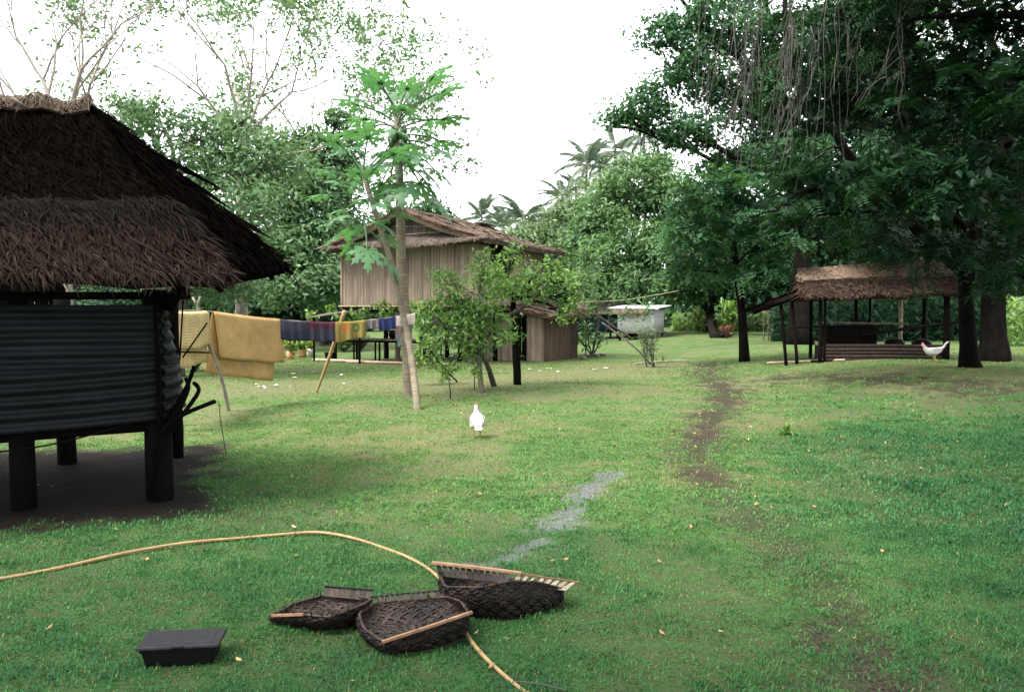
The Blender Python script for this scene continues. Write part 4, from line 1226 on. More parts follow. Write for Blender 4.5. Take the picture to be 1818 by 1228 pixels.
D1 = 25.0
f1 = at(432, 250, D1)
sparse_tree('sparse_tree', 'tall thin-leaved tree with pale open branches above the near hut', [gbase(430, D1), at(428, 420, D1), f1], .17,
    [(f1, (-.75, .1, .8), 2.0, .05), (f1, (-.2, -.2, 1), 2.1, .055), (f1, (.15, .3, 1), 2.0, .055), (f1, (.7, .1, .75), 2.0, .05), (at(430, 290, D1), (-1, -.2, .35), 2.1, .045), (at(430, 290, D1), (1, .2, .35), 2.1, .045), (f1, (-.35, .5, .9), 1.9, .05), (f1, (.4, -.5, .9), 1.9, .05)],
    M['leaf_soft'], M['bark_pale'], per=8, size=.165, cr=.14, depth=5, spread=.55, upw=.03, shrink=.76)
f2 = at(560, 300, 42)
sparse_tree('sparse_tree', 'slender tree with scattered leaves behind the left papaya leaves', [gbase(565, 42), at(562, 420, 42), f2], .13,
    [(f2, (.45, .1, .9), 2.9, .06), (f2, (-.45, -.2, .8), 2.9, .06), (f2, (0, .3, 1), 2.9, .06), (f2, (.9, .3, .4), 2.4, .07), (f2, (-.9, .3, .4), 2.4, .07)], M['leaf_soft'], M['bark_pale'], per=7, size=.28, cr=.18, depth=5, spread=.5, upw=.10, shrink=.78)
D2 = 20.0
sparse_tree('bare_tree', 'nearly leafless pale tree behind the hut ridge at the upper left', [gbase(120, D2), at(110, 330, D2), at(112, 240, D2)], .15,
    [(at(112, 250, D2), (.30, 0, 1), 1.7, .07), (at(112, 250, D2), (-.25, .1, 1), 1.6, .065), (at(110, 290, D2), (-.75, .1, .8), 1.8, .06), (at(112, 260, D2), (.5, .2, .9), 1.6, .05), (at(112, 260, D2), (-.5, -.2, .9), 1.6, .05), (at(112, 270, D2), (.1, .4, 1), 1.6, .055)],
    M['leaf_teal'], M['bark_pale'], per=5, size=.10, cr=.10, depth=5, frac=.25, spread=.5, upw=.14)

# ---- behind the house
tree('forest_tree', 'small rounded treetop showing just above the bamboo house ridge', up_trunk(765, 60, 765, 420), .25, [blob(765, 372, 60, 30, 20), blob(745, 390, 60, 30, 22), blob(790, 385, 61, 22, 16), blob(700, 400, 60, 50, 30)], M['leaf_teal'], M['bark_dark'], dens=.8, per=20, size=.4, cr=.45)
tree('forest_tree', 'pale hazy green tree between the house roof and the mango tree', up_trunk(965, 62, 965, 450), .25, [blob(960, 430, 62, 50, 35), blob(1000, 410, 63, 45, 40), blob(920, 425, 62, 40, 22), blob(990, 470, 61, 60, 45), blob(930, 480, 62, 60, 40), blob(1035, 440, 62, 40, 50), blob(1040, 385, 62, 36, 40), blob(1075, 345, 64, 36, 36), blob(1010, 380, 62, 26, 26)], M['leaf_pale'], M['bark_dark'], dens=.7, per=40, size=.42, cr=.6)
tree('mango_tree', 'large domed bright green mango tree standing behind the far cabin', up_trunk(1130, 53, 1130, 450), .5,
     [blob(1130, 330, 53, 62, 48), blob(1075, 385, 53, 58, 46), blob(1185, 360, 53, 60, 52), blob(1040, 440, 53, 42, 40), blob(1110, 440, 51, 60, 46), blob(1185, 440, 51, 58, 48), blob(1070, 495, 52, 52, 34), blob(1150, 505, 51, 60, 34), blob(1220, 500, 52, 50, 40), blob(1160, 290, 54, 36, 22)],
     M['leaf_mango'], M['bark_dark'], dens=1.4, per=46, size=.30, cr=.40)

# ---- right: tall trees
tree('tall_tree', 'tall dark tree with feathery branch tips reaching left against the sky', up_trunk(1420, 34, 1400, 250), .45,
     [blob(1180, 60, 33, 45, 40), blob(1150, 190, 33, 55, 38), blob(1240, 130, 33, 70, 60), blob(1290, 40, 33, 80, 60), blob(1230, 240, 33, 60, 40), blob(1330, 180, 34, 80, 70), blob(1420, 90, 34, 100, 80), blob(1390, 270, 34, 90, 60), blob(1560, 60, 35, 110, 90), blob(1180, -40, 33, 50, 40), blob(1330, -60, 34, 110, 60), blob(1100, 210, 33, 26, 16), blob(1290, 300, 34, 60, 36)],
     M['leaf_teal'], M['bark_dark'], dens=1.3, per=54, size=.22, cr=.36, flat=.5)
tree('slim_tree', 'straight slim dark trunk tree left of the open shelter', [gp(1322, 641), at(1316, 540, 25.6), at(1306, 470, 25.6), at(1300, 400, 25.6)], .145,
     [blob(1240, 420, 25, 50, 34), blob(1310, 390, 25, 60, 40), blob(1380, 420, 24.5, 50, 34), blob(1270, 340, 25, 60, 40), blob(1350, 340, 25, 60, 40), blob(1220, 480, 25.5, 40, 30), blob(1370, 480, 25, 50, 34), blob(1280, 470, 26, 50, 28), blob(1210, 380, 25, 40, 34)],
     M['leaf_teal'], M['bark_dark'], dens=1.5, per=14, size=.46, cr=.30, style='pinnate', flare=1.25, fill=.9)
BD = 19.6
bt = tree('broad_tree', 'big forked tree beside the shelter, its branches arching over the lawn', [gp(1722, 652), at(1716, 560, BD), at(1712, 470, BD)], .22,
     [blob(1480, 330, 17, 90, 50), blob(1590, 300, 16.5, 90, 50), blob(1700, 330, 16, 100, 60), blob(1400, 300, 18, 60, 36), blob(1790, 260, 16, 90, 60), blob(1660, 200, 17, 100, 70), blob(1770, 130, 16, 100, 70), blob(1560, 180, 18, 90, 60), blob(1650, 60, 17, 110, 70), blob(1790, 20, 16, 100, 60), blob(1480, 60, 18, 100, 60), blob(1560, 400, 18.5, 70, 34), blob(1860, 380, 17, 70, 80), blob(1440, 200, 18.5, 80, 50), blob(1450, 400, 19.5, 60, 34), blob(1650, -60, 16, 160, 60), blob(1850, 160, 15, 80, 80), blob(1690, 440, 17.5, 60, 26), blob(1790, 440, 18, 60, 34), blob(1620, 440, 18, 60, 24), blob(1770, 500, 19, 40, 24)],
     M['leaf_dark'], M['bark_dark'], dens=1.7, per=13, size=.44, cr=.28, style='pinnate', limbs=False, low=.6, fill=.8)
mb = MB()
for pts, r0, r1 in ((( (1712, 480, BD), (1660, 430, BD), (1580, 375, BD - .2), (1500, 330, BD - .2), (1420, 290, BD)), .20, .05),
                    (((1712, 480, BD), (1722, 420, BD), (1745, 350, BD - .3), (1785, 260, BD - .5), (1790, 190, BD - .6), (1775, 110, BD - .6), (1740, 20, BD - .6), (1730, -80, BD - .6)), .15, .06),
                    (((1722, 410, BD), (1690, 385, BD), (1640, 350, BD + .2), (1600, 330, BD + .2)), .09, .03),
                    (((1745, 350, BD), (1740, 310, BD), (1748, 290, BD)), .08, .05),
                    (((1560, 360, BD), (1480, 240, BD), (1420, 150, BD + .4), (1400, 60, BD + .6), (1390, -60, BD + .6)), .12, .05),
                    (((1600, 385, BD), (1600, 200, BD + .5), (1610, 60, BD + .6), (1640, -80, BD + .6)), .13, .06),
                    (((1480, 320, 17), (1440, 340, 16.8), (1390, 365, 16.6), (1330, 385, 16.4)), .045, .012), (((1500, 325, 17), (1450, 330, 16.8), (1400, 345, 16.6), (1360, 348, 16.4)), .03, .010),
                    (((1560, 380, 17), (1500, 375, 16.8), (1440, 385, 16.6), (1400, 405, 16.4), (1385, 400, 16.4)), .035, .010), (((1500, 260, 17), (1470, 265, 16.6), (1440, 290, 16.5)), .03, .01),
                    (((1818, 30, 15.5), (1700, 28, 15.6), (1600, 40, 15.8)), .07, .03), (((1785, 260, 17.1), (1815, 225, 17), (1850, 190, 17)), .06, .02)):
    P = curve_pts([at(*p) for p in pts], 4)
    k = len(P) - 1
    P = [p + Vector((R.uniform(-1, 1), R.uniform(-1, 1), R.uniform(-1, 1))) * (.05 if 0 < i < k else 0) for i, p in enumerate(P)]
    mb.tube(P, [r0 + (r1 - r0) * i / k for i in range(k + 1)], 8, wob=.12)
mb.build('limbs', M['bark_dark'], bt, True)
# hanging bare vines
for k in range(58):
    x0 = R.choice((R.uniform(1240, 1360), R.uniform(1330, 1500), R.uniform(1380, 1460), R.uniform(1480, 1640)))
    D = R.uniform(15.2, 17.0)
    y0 = R.uniform(-60, 60); y1 = R.uniform(130, 330) if x0 < 1510 else R.uniform(80, 240)
    sl = R.uniform(-60, 12)
    P = [at(x0 + sl * f + R.uniform(-7, 7), y0 + (y1 - y0) * f, D + R.uniform(-.1, .1)) for f in (0, .2, .4, .6, .8, 1)]
    mb = MB(); r = R.choice((.0045, .006, .007, .010))
    P = curve_pts(P, 3)
    mb.tube(P, [r * (1 - .6 * i / len(P)) for i in range(len(P))], 5)
    for q in range(R.randint(0, 4)):
        i = R.randint(4, len(P) - 3)
        e = P[i] + Vector((R.uniform(-.4, .15), R.uniform(-.2, .2), -R.uniform(.2, .9)))
        mb.tube(curve_pts([P[i], P[i].lerp(e, .5) + Vector((R.uniform(-.06, .06), 0, .05)), e], 3), .006, 4)
    mb.build('hanging_vine', M['bark_twig'], bt, True)

# unseen trees added out of view to shade the foreground and right lawn
tree('added_shade_tree', 'unseen tree added right of the lawn to shade it', [on(11.5, 10.5), on(11.4, 10.5, 4), on(11.0, 10.3, 7.5)], .38,
     [(np.array((7.2, 6.0, 9.0)), np.array((3.4, 3.2, 1.4))), (np.array((10.5, 8.0, 9.5)), np.array((3.4, 3.4, 1.6))), (np.array((12.5, 12.5, 9.0)), np.array((3.0, 3.0, 1.8))), (np.array((6.0, 2.0, 8.6)), np.array((3.4, 3.0, 1.3))), (np.array((10.0, 3.0, 9.0)), np.array((3.4, 3.0, 1.5))), (np.array((2.4, 1.2, 9.2)), np.array((3.2, 3.0, 1.2))), (np.array((5.6, 3.4, 6.4)), np.array((3.0, 2.4, .9))), (np.array((9.0, 5.8, 6.8)), np.array((3.2, 2.8, 1.0))), (np.array((11.5, 9.5, 7.6)), np.array((3.0, 2.8, 1.1))), (np.array((7.6, 9.0, 8.0)), np.array((2.6, 2.4, 1.0))), (np.array((3.2, 5.6, 8.8)), np.array((2.2, 2.4, 1.0))), (np.array((5.6, 9.6, 9.0)), np.array((2.4, 2.4, 1.0)))],
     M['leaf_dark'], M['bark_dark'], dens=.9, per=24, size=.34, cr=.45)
tree('added_shade_tree', 'unseen tree added behind the camera to shade the foreground', [on(-8.2, -3.5), on(-8.0, -3.5, 4), on(-6.5, -3.2, 7.5)], .36,
     [(np.array((-5.2, -.8, 9.0)), np.array((3.0, 2.6, 1.3))), (np.array((-1.6, -2.2, 9.4)), np.array((3.0, 2.6, 1.3))), (np.array((-7.5, -3.5, 9.5)), np.array((3.2, 3.0, 1.6))), (np.array((2.0, -4.0, 9.2)), np.array((3.0, 2.8, 1.3))), (np.array((-4.5, -5.5, 9.4)), np.array((3.0, 3.0, 1.4)))],
     M['leaf_dark'], M['bark_dark'], dens=.9, per=24, size=.34, cr=.45)
tree('dark_trunk_tree', 'massive dark trunk standing behind the forked tree at far right', [gbase(1766, 22.5), at(1764, 520, 22.5), at(1760, 330, 22.5), at(1750, 180, 22.5)], .34,
     [blob(1700, 380, 22, 90, 50), blob(1760, 300, 22, 110, 70), blob(1840, 420, 22.5, 80, 60), blob(1620, 330, 23, 100, 60), blob(1800, 180, 22, 120, 80), blob(1560, 420, 24, 90, 40), blob(1680, 240, 23, 110, 70), blob(1470, 420, 25, 80, 40)],
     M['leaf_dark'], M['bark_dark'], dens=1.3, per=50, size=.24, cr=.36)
for k, (px, D, lab, bl) in enumerate((
    (1500, 46, 'deep green forest tree behind the left end of the shelter', [blob(1400, 400, 46, 90, 60), blob(1500, 380, 46, 90, 70), blob(1440, 470, 46, 90, 50), blob(1530, 470, 46, 80, 50), blob(1480, 290, 46, 100, 70), blob(1380, 520, 47, 70, 34), blob(1480, 540, 47, 80, 26), blob(1320, 440, 47, 60, 60)]),
    (1640, 44, 'deep green forest tree behind the right end of the shelter', [blob(1620, 420, 44, 90, 60), blob(1700, 380, 44, 90, 70), blob(1660, 480, 44, 90, 50), blob(1590, 530, 45, 70, 28), blob(1690, 540, 45, 70, 26), blob(1640, 300, 44, 110, 70), blob(1600, 180, 45, 110, 90), blob(1500, 160, 46, 90, 80)]),
    (1830, 40, 'leafy tree at the right edge beyond the massive dark trunk', [blob(1810, 420, 40, 70, 60), blob(1880, 450, 40, 80, 70), blob(1830, 330, 40, 90, 70), blob(1900, 330, 40, 90, 90), blob(1780, 220, 41, 110, 80), blob(1860, 520, 41, 60, 40)]),
    (1262, 56, 'dark forest tree behind the two leaning trunks', [blob(1250, 520, 56, 50, 30), blob(1290, 470, 56, 60, 50), blob(1240, 450, 57, 50, 50), blob(1330, 520, 57, 60, 34), blob(1270, 380, 57, 70, 50)]))):
    tree('forest_tree', lab, up_trunk(px, D, px, 440), .4, bl, M['leaf_dark'], M['bark_dark'], dens=.95, per=36, size=.36, cr=.5)

# V of two trunks in the middle distance
for k, (bx, tx, lab) in enumerate(((1272, 1262, 'left trunk of the two leaning dark trunks beyond the lawn'), (1280, 1304, 'right trunk of the two leaning dark trunks beyond the lawn'))):
    tree('leaning_tree', lab, [gp(bx, 600), at(tx - (2 if k == 0 else 8), 570, 50), at(tx, 530, 50), at(tx + 2, 490, 50)], .24, [blob(tx, 470, 50, 40, 30), blob(tx + (20 if k else -25), 500, 50, 40, 26)], M['leaf_dark'], M['bark_dark'], dens=.8, per=22, size=.35, cr=.4, group='two leaning trunks')

# distant wood closing the view
def wood():
    bl = []
    for px in range(-500, 2400, 60):
        D = R.uniform(72, 90)
        top = R.uniform(470, 520)
        if px < 620: top = R.uniform(380, 460)
        if 620 <= px < 1020: top = R.uniform(440, 480)
        if px > 1200: top = R.uniform(330, 450)
        y = 555
        while y > top:
            bl.append(blob(px + R.uniform(-20, 20), y, D, 50, 34)); y -= 42
    V, T, var, P = crown_mesh(bl, .30, 16, .75, .9)
    V, T, var = with_fill(bl, V, T, var, .75, 2.0, 1.0)
    o = np_mesh('far_wood', V, T, var, M['leaf_teal'])
    tag(o, 'far belt of mixed green woodland closing the clearing', 'woodland', kind='stuff')
wood()
def undergrowth(label, px0, px1, D, h, mat, n, sz=.5):
    C = []
    for k in range(n):
        D_ = D + R.uniform(-2, 2); x = (R.uniform(px0, px1) - CX) / FPX * D_
        C.append((x, D_, gz(x, D_) + h * R.random() ** 1.6))
    C = np.array(C)
    Nn = unit(NR.normal(0, .5, C.shape) + np.array([0, -.3, .8]))
    V, T = leaf_faces(C, Nn, sz, .4, wid=.3)
    o = np_mesh('undergrowth', V, T, np.repeat(NR.random(n), 4), mat)
    tag(o, label, 'undergrowth', kind='stuff')
undergrowth('bright undergrowth beyond the lawn between cabin and slim tree', 1195, 1420, 60, 1.2, M['leaf_fresh'], 5000)
undergrowth('bright low plants beyond the massive dark trunk at the right edge', 1775, 2200, 34, 1.9, M['leaf_fresh'], 6000, .4)
undergrowth('dark undergrowth beyond the open shelter', 1370, 1780, 40, 2.2, M['leaf_dark'], 9000, .45)
undergrowth('dark undergrowth below the left forest trees', -300, 640, 46, 1.5, M['leaf_dark'], 6000)

# ---- coconut palms
def frond_mesh(L=3.6, name='palm_frond'):
    V, T, A = [], [], []
    def tri(*f): T.append(f)
    n = 26
    def rp(f): return np.array((f * L * (1 - .12 * f), 0, L * (.32 * f - .62 * f * f)))
    for i in range(n):
        f = .12 + .88 * i / n
        p, q = rp(f), rp(min(1, f + .012))
        ll = L * .26 * (math.sin(math.pi * (.12 + .86 * f)) ** .6)
        for sg in (-1, 1):
            d = np.array((.55, sg * .8, -.35 - .25 * R.random())); d /= np.linalg.norm(d)
            k = len(V); w = .05
            V += [p - np.array((w, 0, 0)), p + np.array((w, 0, 0)), p + d * ll * .6 + np.array((w, 0, 0)), p + d * ll + np.array((0, 0, -.12 * ll))]
            A += [R.random()] * 4
            T += [(k, k + 1, k + 2), (k, k + 2, k + 3)]
    m = 8
    for i in range(m):
        p, q = rp(i / m), rp((i + 1) / m)
        k = len(V); w = .045 * (1.2 - i / m)
        V += [p + np.array((0, -w, 0)), p + np.array((0, w, 0)), q + np.array((0, w * .8, 0)), q + np.array((0, -w * .8, 0)), p - np.array((0, 0, w)), q - np.array((0, 0, w))]
        A += [1.0] * 6
        T += [(k, k + 1, k + 2), (k, k + 2, k + 3), (k, k + 3, k + 5), (k, k + 5, k + 4), (k + 1, k + 4, k + 5), (k + 1, k + 5, k + 2)]
    o = np_mesh(name, V, T, A, M['leaf_palm'])
    me = o.data
    bpy.data.objects.remove(o)
    return me
FROND = [frond_mesh() for _ in range(2)]
def palm(px, py, D, rpx, label, nf=17, lean=0.):
    c = at(px, py, D)
    b = on(c.x + lean, c.y)
    t = thing('coconut_palm', label, 'palm', b, 'coconut palms on the skyline')
    mb = MB()
    pts = curve_pts([b - Vector((0, 0, .2)), b.lerp(c, .5) + Vector((-lean * .2, 0, 0)), c], 5)
    mb.tube(pts, [.17 - .06 * i / (len(pts) - 1) for i in range(len(pts))], 8)
    mb.build('trunk', M['bark_grey'], t, True)
    sc = rpx * D / FPX / 2.5
    for k in range(nf):
        o = link('frond', FROND[k % 2], t)
        o.location = c - b
        a = 2 * math.pi * k / nf * 2.618 + R.uniform(-.2, .2)
        el = math.radians(R.choice((62, 40, 20, 0, -18, -38)) + R.uniform(-10, 10))
        o.rotation_euler = (R.uniform(-.25, .25), -el, a)
        s = sc * R.uniform(.85, 1.1)
        o.scale = (s, s, s)
    return t
for px, py, D, rp_, lab, lean in ((855, 388, 92, 36, 'coconut palm standing alone against the sky right of the house ridge', 1.), (815, 392, 120, 16, 'tiny distant palm top just above the house ridge', 0.),
        (930, 392, 78, 48, 'broad coconut palm low behind the house roof corner', 0.), (893, 402, 84, 38, 'partly hidden palm left of the broad low palm', .5), (998, 352, 86, 38, 'dark-headed palm between the broad palm and the mango tree', -1.5),
        (1042, 292, 80, 46, 'tall palm leaning over the left shoulder of the mango tree', -1.), (1092, 268, 82, 44, 'palm just above the mango dome, third from the right canopy', 0.), (1143, 238, 78, 36, 'highest palm head beside the dark canopy tips', .5), (962, 398, 80, 38, 'low palm between the broad palm and the dark-headed palm', 0.), (1022, 332, 90, 30, 'small palm tucked below the tall leaning palm', .6), (1066, 300, 88, 38, 'palm half hidden between the tall palm and the one above the mango dome', -.4)):
    palm(px, py, D, rp_, lab, lean=lean)

# ---- papaya trees
def papaya_leaf_mesh(pet=.75, rad=.36):
    """long stalk and a deep-lobed blade"""
    V, T, A = [], [], []
    def add(vs, ts, a):
        k = len(V); V.extend([np.array(v, dtype=float) for v in vs]); A.extend([a] * len(vs)); T.extend([tuple(i + k for i in t) for t in ts])
    n = 5
    def sp(f): return np.array((pet * f, 0, pet * (.28 * f - .30 * f * f)))
    for i in range(n):
        p, q = sp(i / n), sp((i + 1) / n); w = .014
        add([p + (0, -w, 0), p + (0, w, 0), p + (0, 0, -w * 1.5), q + (0, -w, 0), q + (0, w, 0), q + (0, 0, -w * 1.5)], [(0, 1, 4), (0, 4, 3), (1, 2, 5), (1, 5, 4), (2, 0, 3), (2, 3, 5)], .8)
    c = sp(1)
    for k in range(7):
        a = math.radians(-126 + 42 * k)
        ll = rad * (1.25 - .28 * abs(k - 3) / 1.5)
        d = np.array((math.cos(a), math.sin(a), 0)); s = np.array((-math.sin(a), math.cos(a), 0))
        def pt(f, g):
            p = c + d * ll * f + s * ll * g
            return p + np.array((0, 0, -.30 * ll * f * f - .10 * abs(g) * ll))
        v = .3 + .4 * R.random()
        outline = [(0.0, -.06), (.34, -.10), (.54, -.25), (.58, -.09), (.78, -.17), (.80, -.06), (1.0, 0), (.80, .06), (.78, .17), (.58, .09), (.54, .25), (.34, .10), (0., .06)]
        mids = [pt(.0, 0), pt(.34, 0), pt(.60, 0), pt(.82, 0)]
        add([pt(f, g) for f, g in outline] + mids, [(0, 1, 14), (0, 14, 13), (1, 2, 3), (1, 3, 15), (1, 15, 14), (3, 4, 5), (3, 5, 16), (3, 16, 15), (5, 6, 16), (6, 7, 16), (7, 8, 9), (7, 9, 15), (7, 15, 16), (9, 10, 11), (9, 11, 14), (9, 14, 15), (11, 12, 13), (11, 13, 14)], v)
    o = np_mesh('papaya_leaf_shape', V, T, A, M['leaf_papaya'])
    me = o.data; bpy.data.objects.remove(o)
    return me
PLEAF = [papaya_leaf_mesh(), papaya_leaf_mesh(.62, .34)]
def papaya(label, pts, r, nleaf, top_span, sc, fruits, lo=-.5, hi=.75, extra=()):
    P = curve_pts(pts, 6)
    t = thing('papaya_tree', label, 'papaya tree', P[0])
    mb = MB()
    k = len(P) - 1
    P2 = [P[0] - Vector((0, 0, .08))] + P
    mb.tube(P2, [r * 1.15] + [r * (1.1 - .45 * i / k) * (1 + .05 * math.sin(i * 2.3)) for i in range(k + 1)], 14, wob=.06)
    # leaf scars
    for i in range(2, k):
        for q in range(3):
            p = P[i].lerp(P[i + 1], q / 3) if i < k else P[i]
            rr = r * (1.1 - .45 * i / k)
            mb.tube([p, p + (P[min(i + 1, k)] - P[i]).normalized() * .02], rr * 1.03, 12, .0, cap=False)
    mb.build('trunk', M['bark_papaya'], t, True)
    top = P[-1]
    for j in range(nleaf):
        o = link('leaf', PLEAF[j % 2], t)
        f = j / nleaf
        o.location = top - Vector((0, 0, top_span * (1 - f))) - P[0]
        a = j * 2.39996 + R.uniform(-.2, .2)
        el = lo + (hi - lo) * f + R.uniform(-.12, .12)
        o.rotation_euler = (R.uniform(-.2, .2), -el, a)
        s = sc * R.uniform(.85, 1.15)
        o.scale = (s, s, s)
    for (loc, a, s) in extra:
        o = link('leaf', PLEAF[0], t); o.location = Vector(loc) - P[0]; o.rotation_euler = (.1, .1, a); o.scale = (s, s, s)
    for j in range(fruits):
        mb = MB()
        a = R.uniform(0, 6.28); f = R.random()
        c = top + Vector((math.cos(a) * .13, math.sin(a) * .13, -top_span * .35 - .42 * f))
        lathe(mb, c + Vector((0, 0, -.09)), [(0, -.07), (.035, -.05), (.06, .0), (.062, .05), (.045, .11), (.015, .15), (0, .155)], 9)
        mb.build('fruit', M['fruit'], t, True)
    return t
PD = 16.8
papaya('tall straight papaya tree with a cluster of green fruit before the bamboo house', [gp(726, 703), at(722, 600, PD), at(713, 480, PD), at(711, 380, PD), at(708, 290, PD), at(706, 195, PD)], .105, 36, .9, 1.32, 14, lo=-.85, hi=.9)
PD2 = 15.6
papaya('slim leaning papaya tree crossing the tall papaya trunk', [gp(741, 727), at(731, 640, 15.2), at(716, 560, PD2), at(695, 470, PD2), at(672, 395, PD2), at(652, 330, PD2), at(645, 300, PD2)], .06, 24, 1.0, 1.0, 0, lo=-.8, hi=1.0,
       extra=[(at(702, 345, PD2 - .3), 2.9, .8), (at(735, 385, PD2 - .4), 3.3, .7), (at(715, 290, PD2 - .3), 2.8, .75)])

# ---- citrus trees and seedlings before the house
def small_tree(name, label, trunks, tr, blobs, leaf, bark, dens, per, size, cr, cat='tree', group=None):
    t = thing(name, label, cat, Vector(trunks[0][0]), group)
    V, T, var, P = crown_mesh(blobs, dens, int(per * 1.25), size, cr, upb=.6, low=.9)
    if tr > .05: V, T, var = with_fill(blobs, V, T, var, size, 1.5, .25)
    mb = MB()
    P = [Vector(p) for p in P]
    for pts in trunks:
        q = curve_pts([Vector(p) - (Vector((0, 0, .06)) if i == 0 else Vector((0, 0, 0))) for i, p in enumerate(pts)], 4)
        k = len(q) - 1
        mb.tube(q, [tr * (1.15 - .5 * i / k) for i in range(k + 1)], 9, wob=.15)
        for c, r in blobs:
            c = Vector(c)
            if min((c - Vector(pp[-1])).length for pp in trunks) + .01 < (c - q[-1]).length: continue
            limb(mb, q[-1], c, tr * .45, tr * .18, .12)
            near = [p for p in P if (p - c).length < max(r) * 1.15]
            R.shuffle(near)
            for p in near[:7]: limb(mb, c.lerp(q[-1], R.uniform(0, .4)), p, tr * .16, .006, .12, 5)
    mb.build('trunk', bark, t, True)
    tag(np_mesh('crown', V, T, var, leaf, t), kind='stuff')
    return t
CD = 18.0
small_tree('citrus_tree', 'bushy citrus tree with two thin stems right of the papaya trunks', [[gp(856, 697), at(852, 660, CD), at(849, 630, CD)], [gp(878, 684), at(866, 650, CD + .3), at(852, 625, CD + .2)]], .06,
    [blob(800, 545, CD, 42, 40), blob(850, 520, CD, 52, 46), blob(880, 575, CD, 46, 36), blob(830, 585, CD, 48, 38), blob(770, 600, CD, 28, 26), blob(795, 490, CD, 26, 16), blob(855, 465, CD, 24, 16), blob(850, 620, CD, 36, 16), blob(760, 555, CD, 22, 28)],
    M['leaf_citrus'], M['bark_grey'], 7.5, 17, .115, .13)
ct = small_tree('citrus_tree', 'dark straight-trunked citrus tree with a pruned branch, nearest the store room', [[gp(919, 683), at(916, 620, 19.3), at(911, 560, 19.3), at(912, 530, 19.3)]], .085,
    [blob(905, 455, 19.3, 20, 22), blob(880, 490, 19.3, 40, 24), blob(950, 490, 19.3, 46, 26), blob(1000, 500, 19.3, 34, 22), blob(1010, 530, 19.2, 26, 18), blob(945, 525, 19.1, 36, 16), blob(1000, 555, 19.2, 14, 16), blob(895, 515, 19, 26, 18)],
    M['leaf_citrus'], M['bark_dark'], 8.0, 17, .118, .12)
stick(ct, curve_pts([at(905, 560, 19.1), at(935, 540, 18.9), at(968, 508, 18.8)]), [.05 - .0018 * i for i in range(13)], M['bark_grey'], 'pruned_branch', 7)
small_tree('seedling', 'small leafy seedling in the grass beside the papaya trunk', [[gp(800, 708), at(799, 690, 16.5), at(797, 675, 16.5)]], .012, [blob(792, 668, 16.5, 14, 12), blob(805, 655, 16.5, 12, 14), blob(787, 650, 16.5, 8, 10)], M['leaf_citrus'], M['bark_dark'], 16, 9, .085, .07, 'plant')
small_tree('seedling', 'thin seedling with few leaves between the seedling and citrus stems', [[gp(843, 690), at(842, 660, 17.6)]], .01, [blob(838, 655, 17.6, 12, 14), blob(852, 668, 17.6, 8, 8)], M['leaf_citrus'], M['bark_dark'], 12, 7, .08, .06, 'plant')
small_tree('young_papaya_shoot', 'low leafy shoot in front of the platform right of the papaya trunk', [[gp(815, 676), at(790, 655, 19.5), at(768, 625, 19.5)]], .018, [blob(762, 610, 19.5, 26, 20), blob(745, 632, 19.5, 14, 12), blob(775, 640, 19.5, 14, 10)], M['leaf_fresh'], M['bark_dark'], 6, 9, .17, .12, 'plant')
small_tree('climbing_vine', 'leafy vine trailing along the underside of the house floor', [[at(760, 610, 26.6), at(745, 580, 26.6), at(720, 560, 26.8)]], .02, [blob(640, 556, 27.6, 24, 8), blob(680, 550, 27.2, 26, 12), blob(735, 550, 26.6, 26, 14), blob(615, 560, 28, 12, 6), blob(760, 570, 26.4, 24, 18)], M['leaf_fresh'], M['bark_dark'], 5, 12, .18, .14, 'vine')
small_tree('leafy_shoot', 'light green shoot beside the far left corner of the house', [[gbase(597, 29.5), at(597, 560, 29.5)]], .02, [blob(594, 545, 29.5, 9, 12), blob(551, 560, 29.8, 8, 6)], M['leaf_fresh'], M['bark_dark'], 6, 10, .16, .1, 'plant')

# ---- frangipani with bare forked branches and pink flowers, and the twiggy shrub on the lawn
fb = gbase(1052, 31.5)
fr = thing('frangipani', 'sparse frangipani with pink blossoms and bare forked branches right of the store room', 'shrub', fb)
mb = MB(); tips = []
for d, L in (((-.7, -.1, .9), 1.5), ((.1, 0, 1), 1.4), ((.6, .1, .9), 1.3), ((-.2, -.4, .9), 1.4), ((-.9, 0, .8), 1.5), ((.3, .3, 1), 1.5)):
    branching(mb, fb + Vector((0, 0, .05)), d, L, .032, 3, tips, spread=.7, upw=.1, kids=(2, 2), shrink=.72, taper=.7)
mb.build('branches', M['bark_grey'], fr, True)
P = np.array([list(p) for p in tips]); idx = np.repeat(np.arange(len(P)), 16)
C = P[idx] + NR.normal(0, .16, (len(idx), 3))
V, T = leaf_faces(C, unit(NR.normal(0, .6, C.shape) + np.array([0, 0, .6])), .26, .2, wid=.28)
tag(np_mesh('leaves', V, T, np.repeat(NR.random(len(idx)), 4), M['leaf_mango'], fr), kind='stuff')
for p in [t for t in tips if t.z > 1.6][:16]:
    mb = MB()
    for k in range(5):
        a = k * 1.257; e = Vector((math.cos(a), math.sin(a), .3)) * .09; s = Vector((-math.sin(a), math.cos(a), 0)) * .04
        mb.add([p, p + e * .6 + s, p + e, p + e * .6 - s], [(0, 1, 2, 3)])
    mb.build('blossom', M['petal'], fr)
stick(fr, curve_pts([at(1055, 556, 30), at(1090, 580, 30.2), at(1120, 600, 30.4)]), .035, M['bark_grey'], 'leaning_branch')
sb = gp(1155, 652)
shb_ = thing('twiggy_shrub', 'thin shrub of upright twigs alone on the lawn before the cabin', 'shrub', sb)
mb = MB(); tips = []
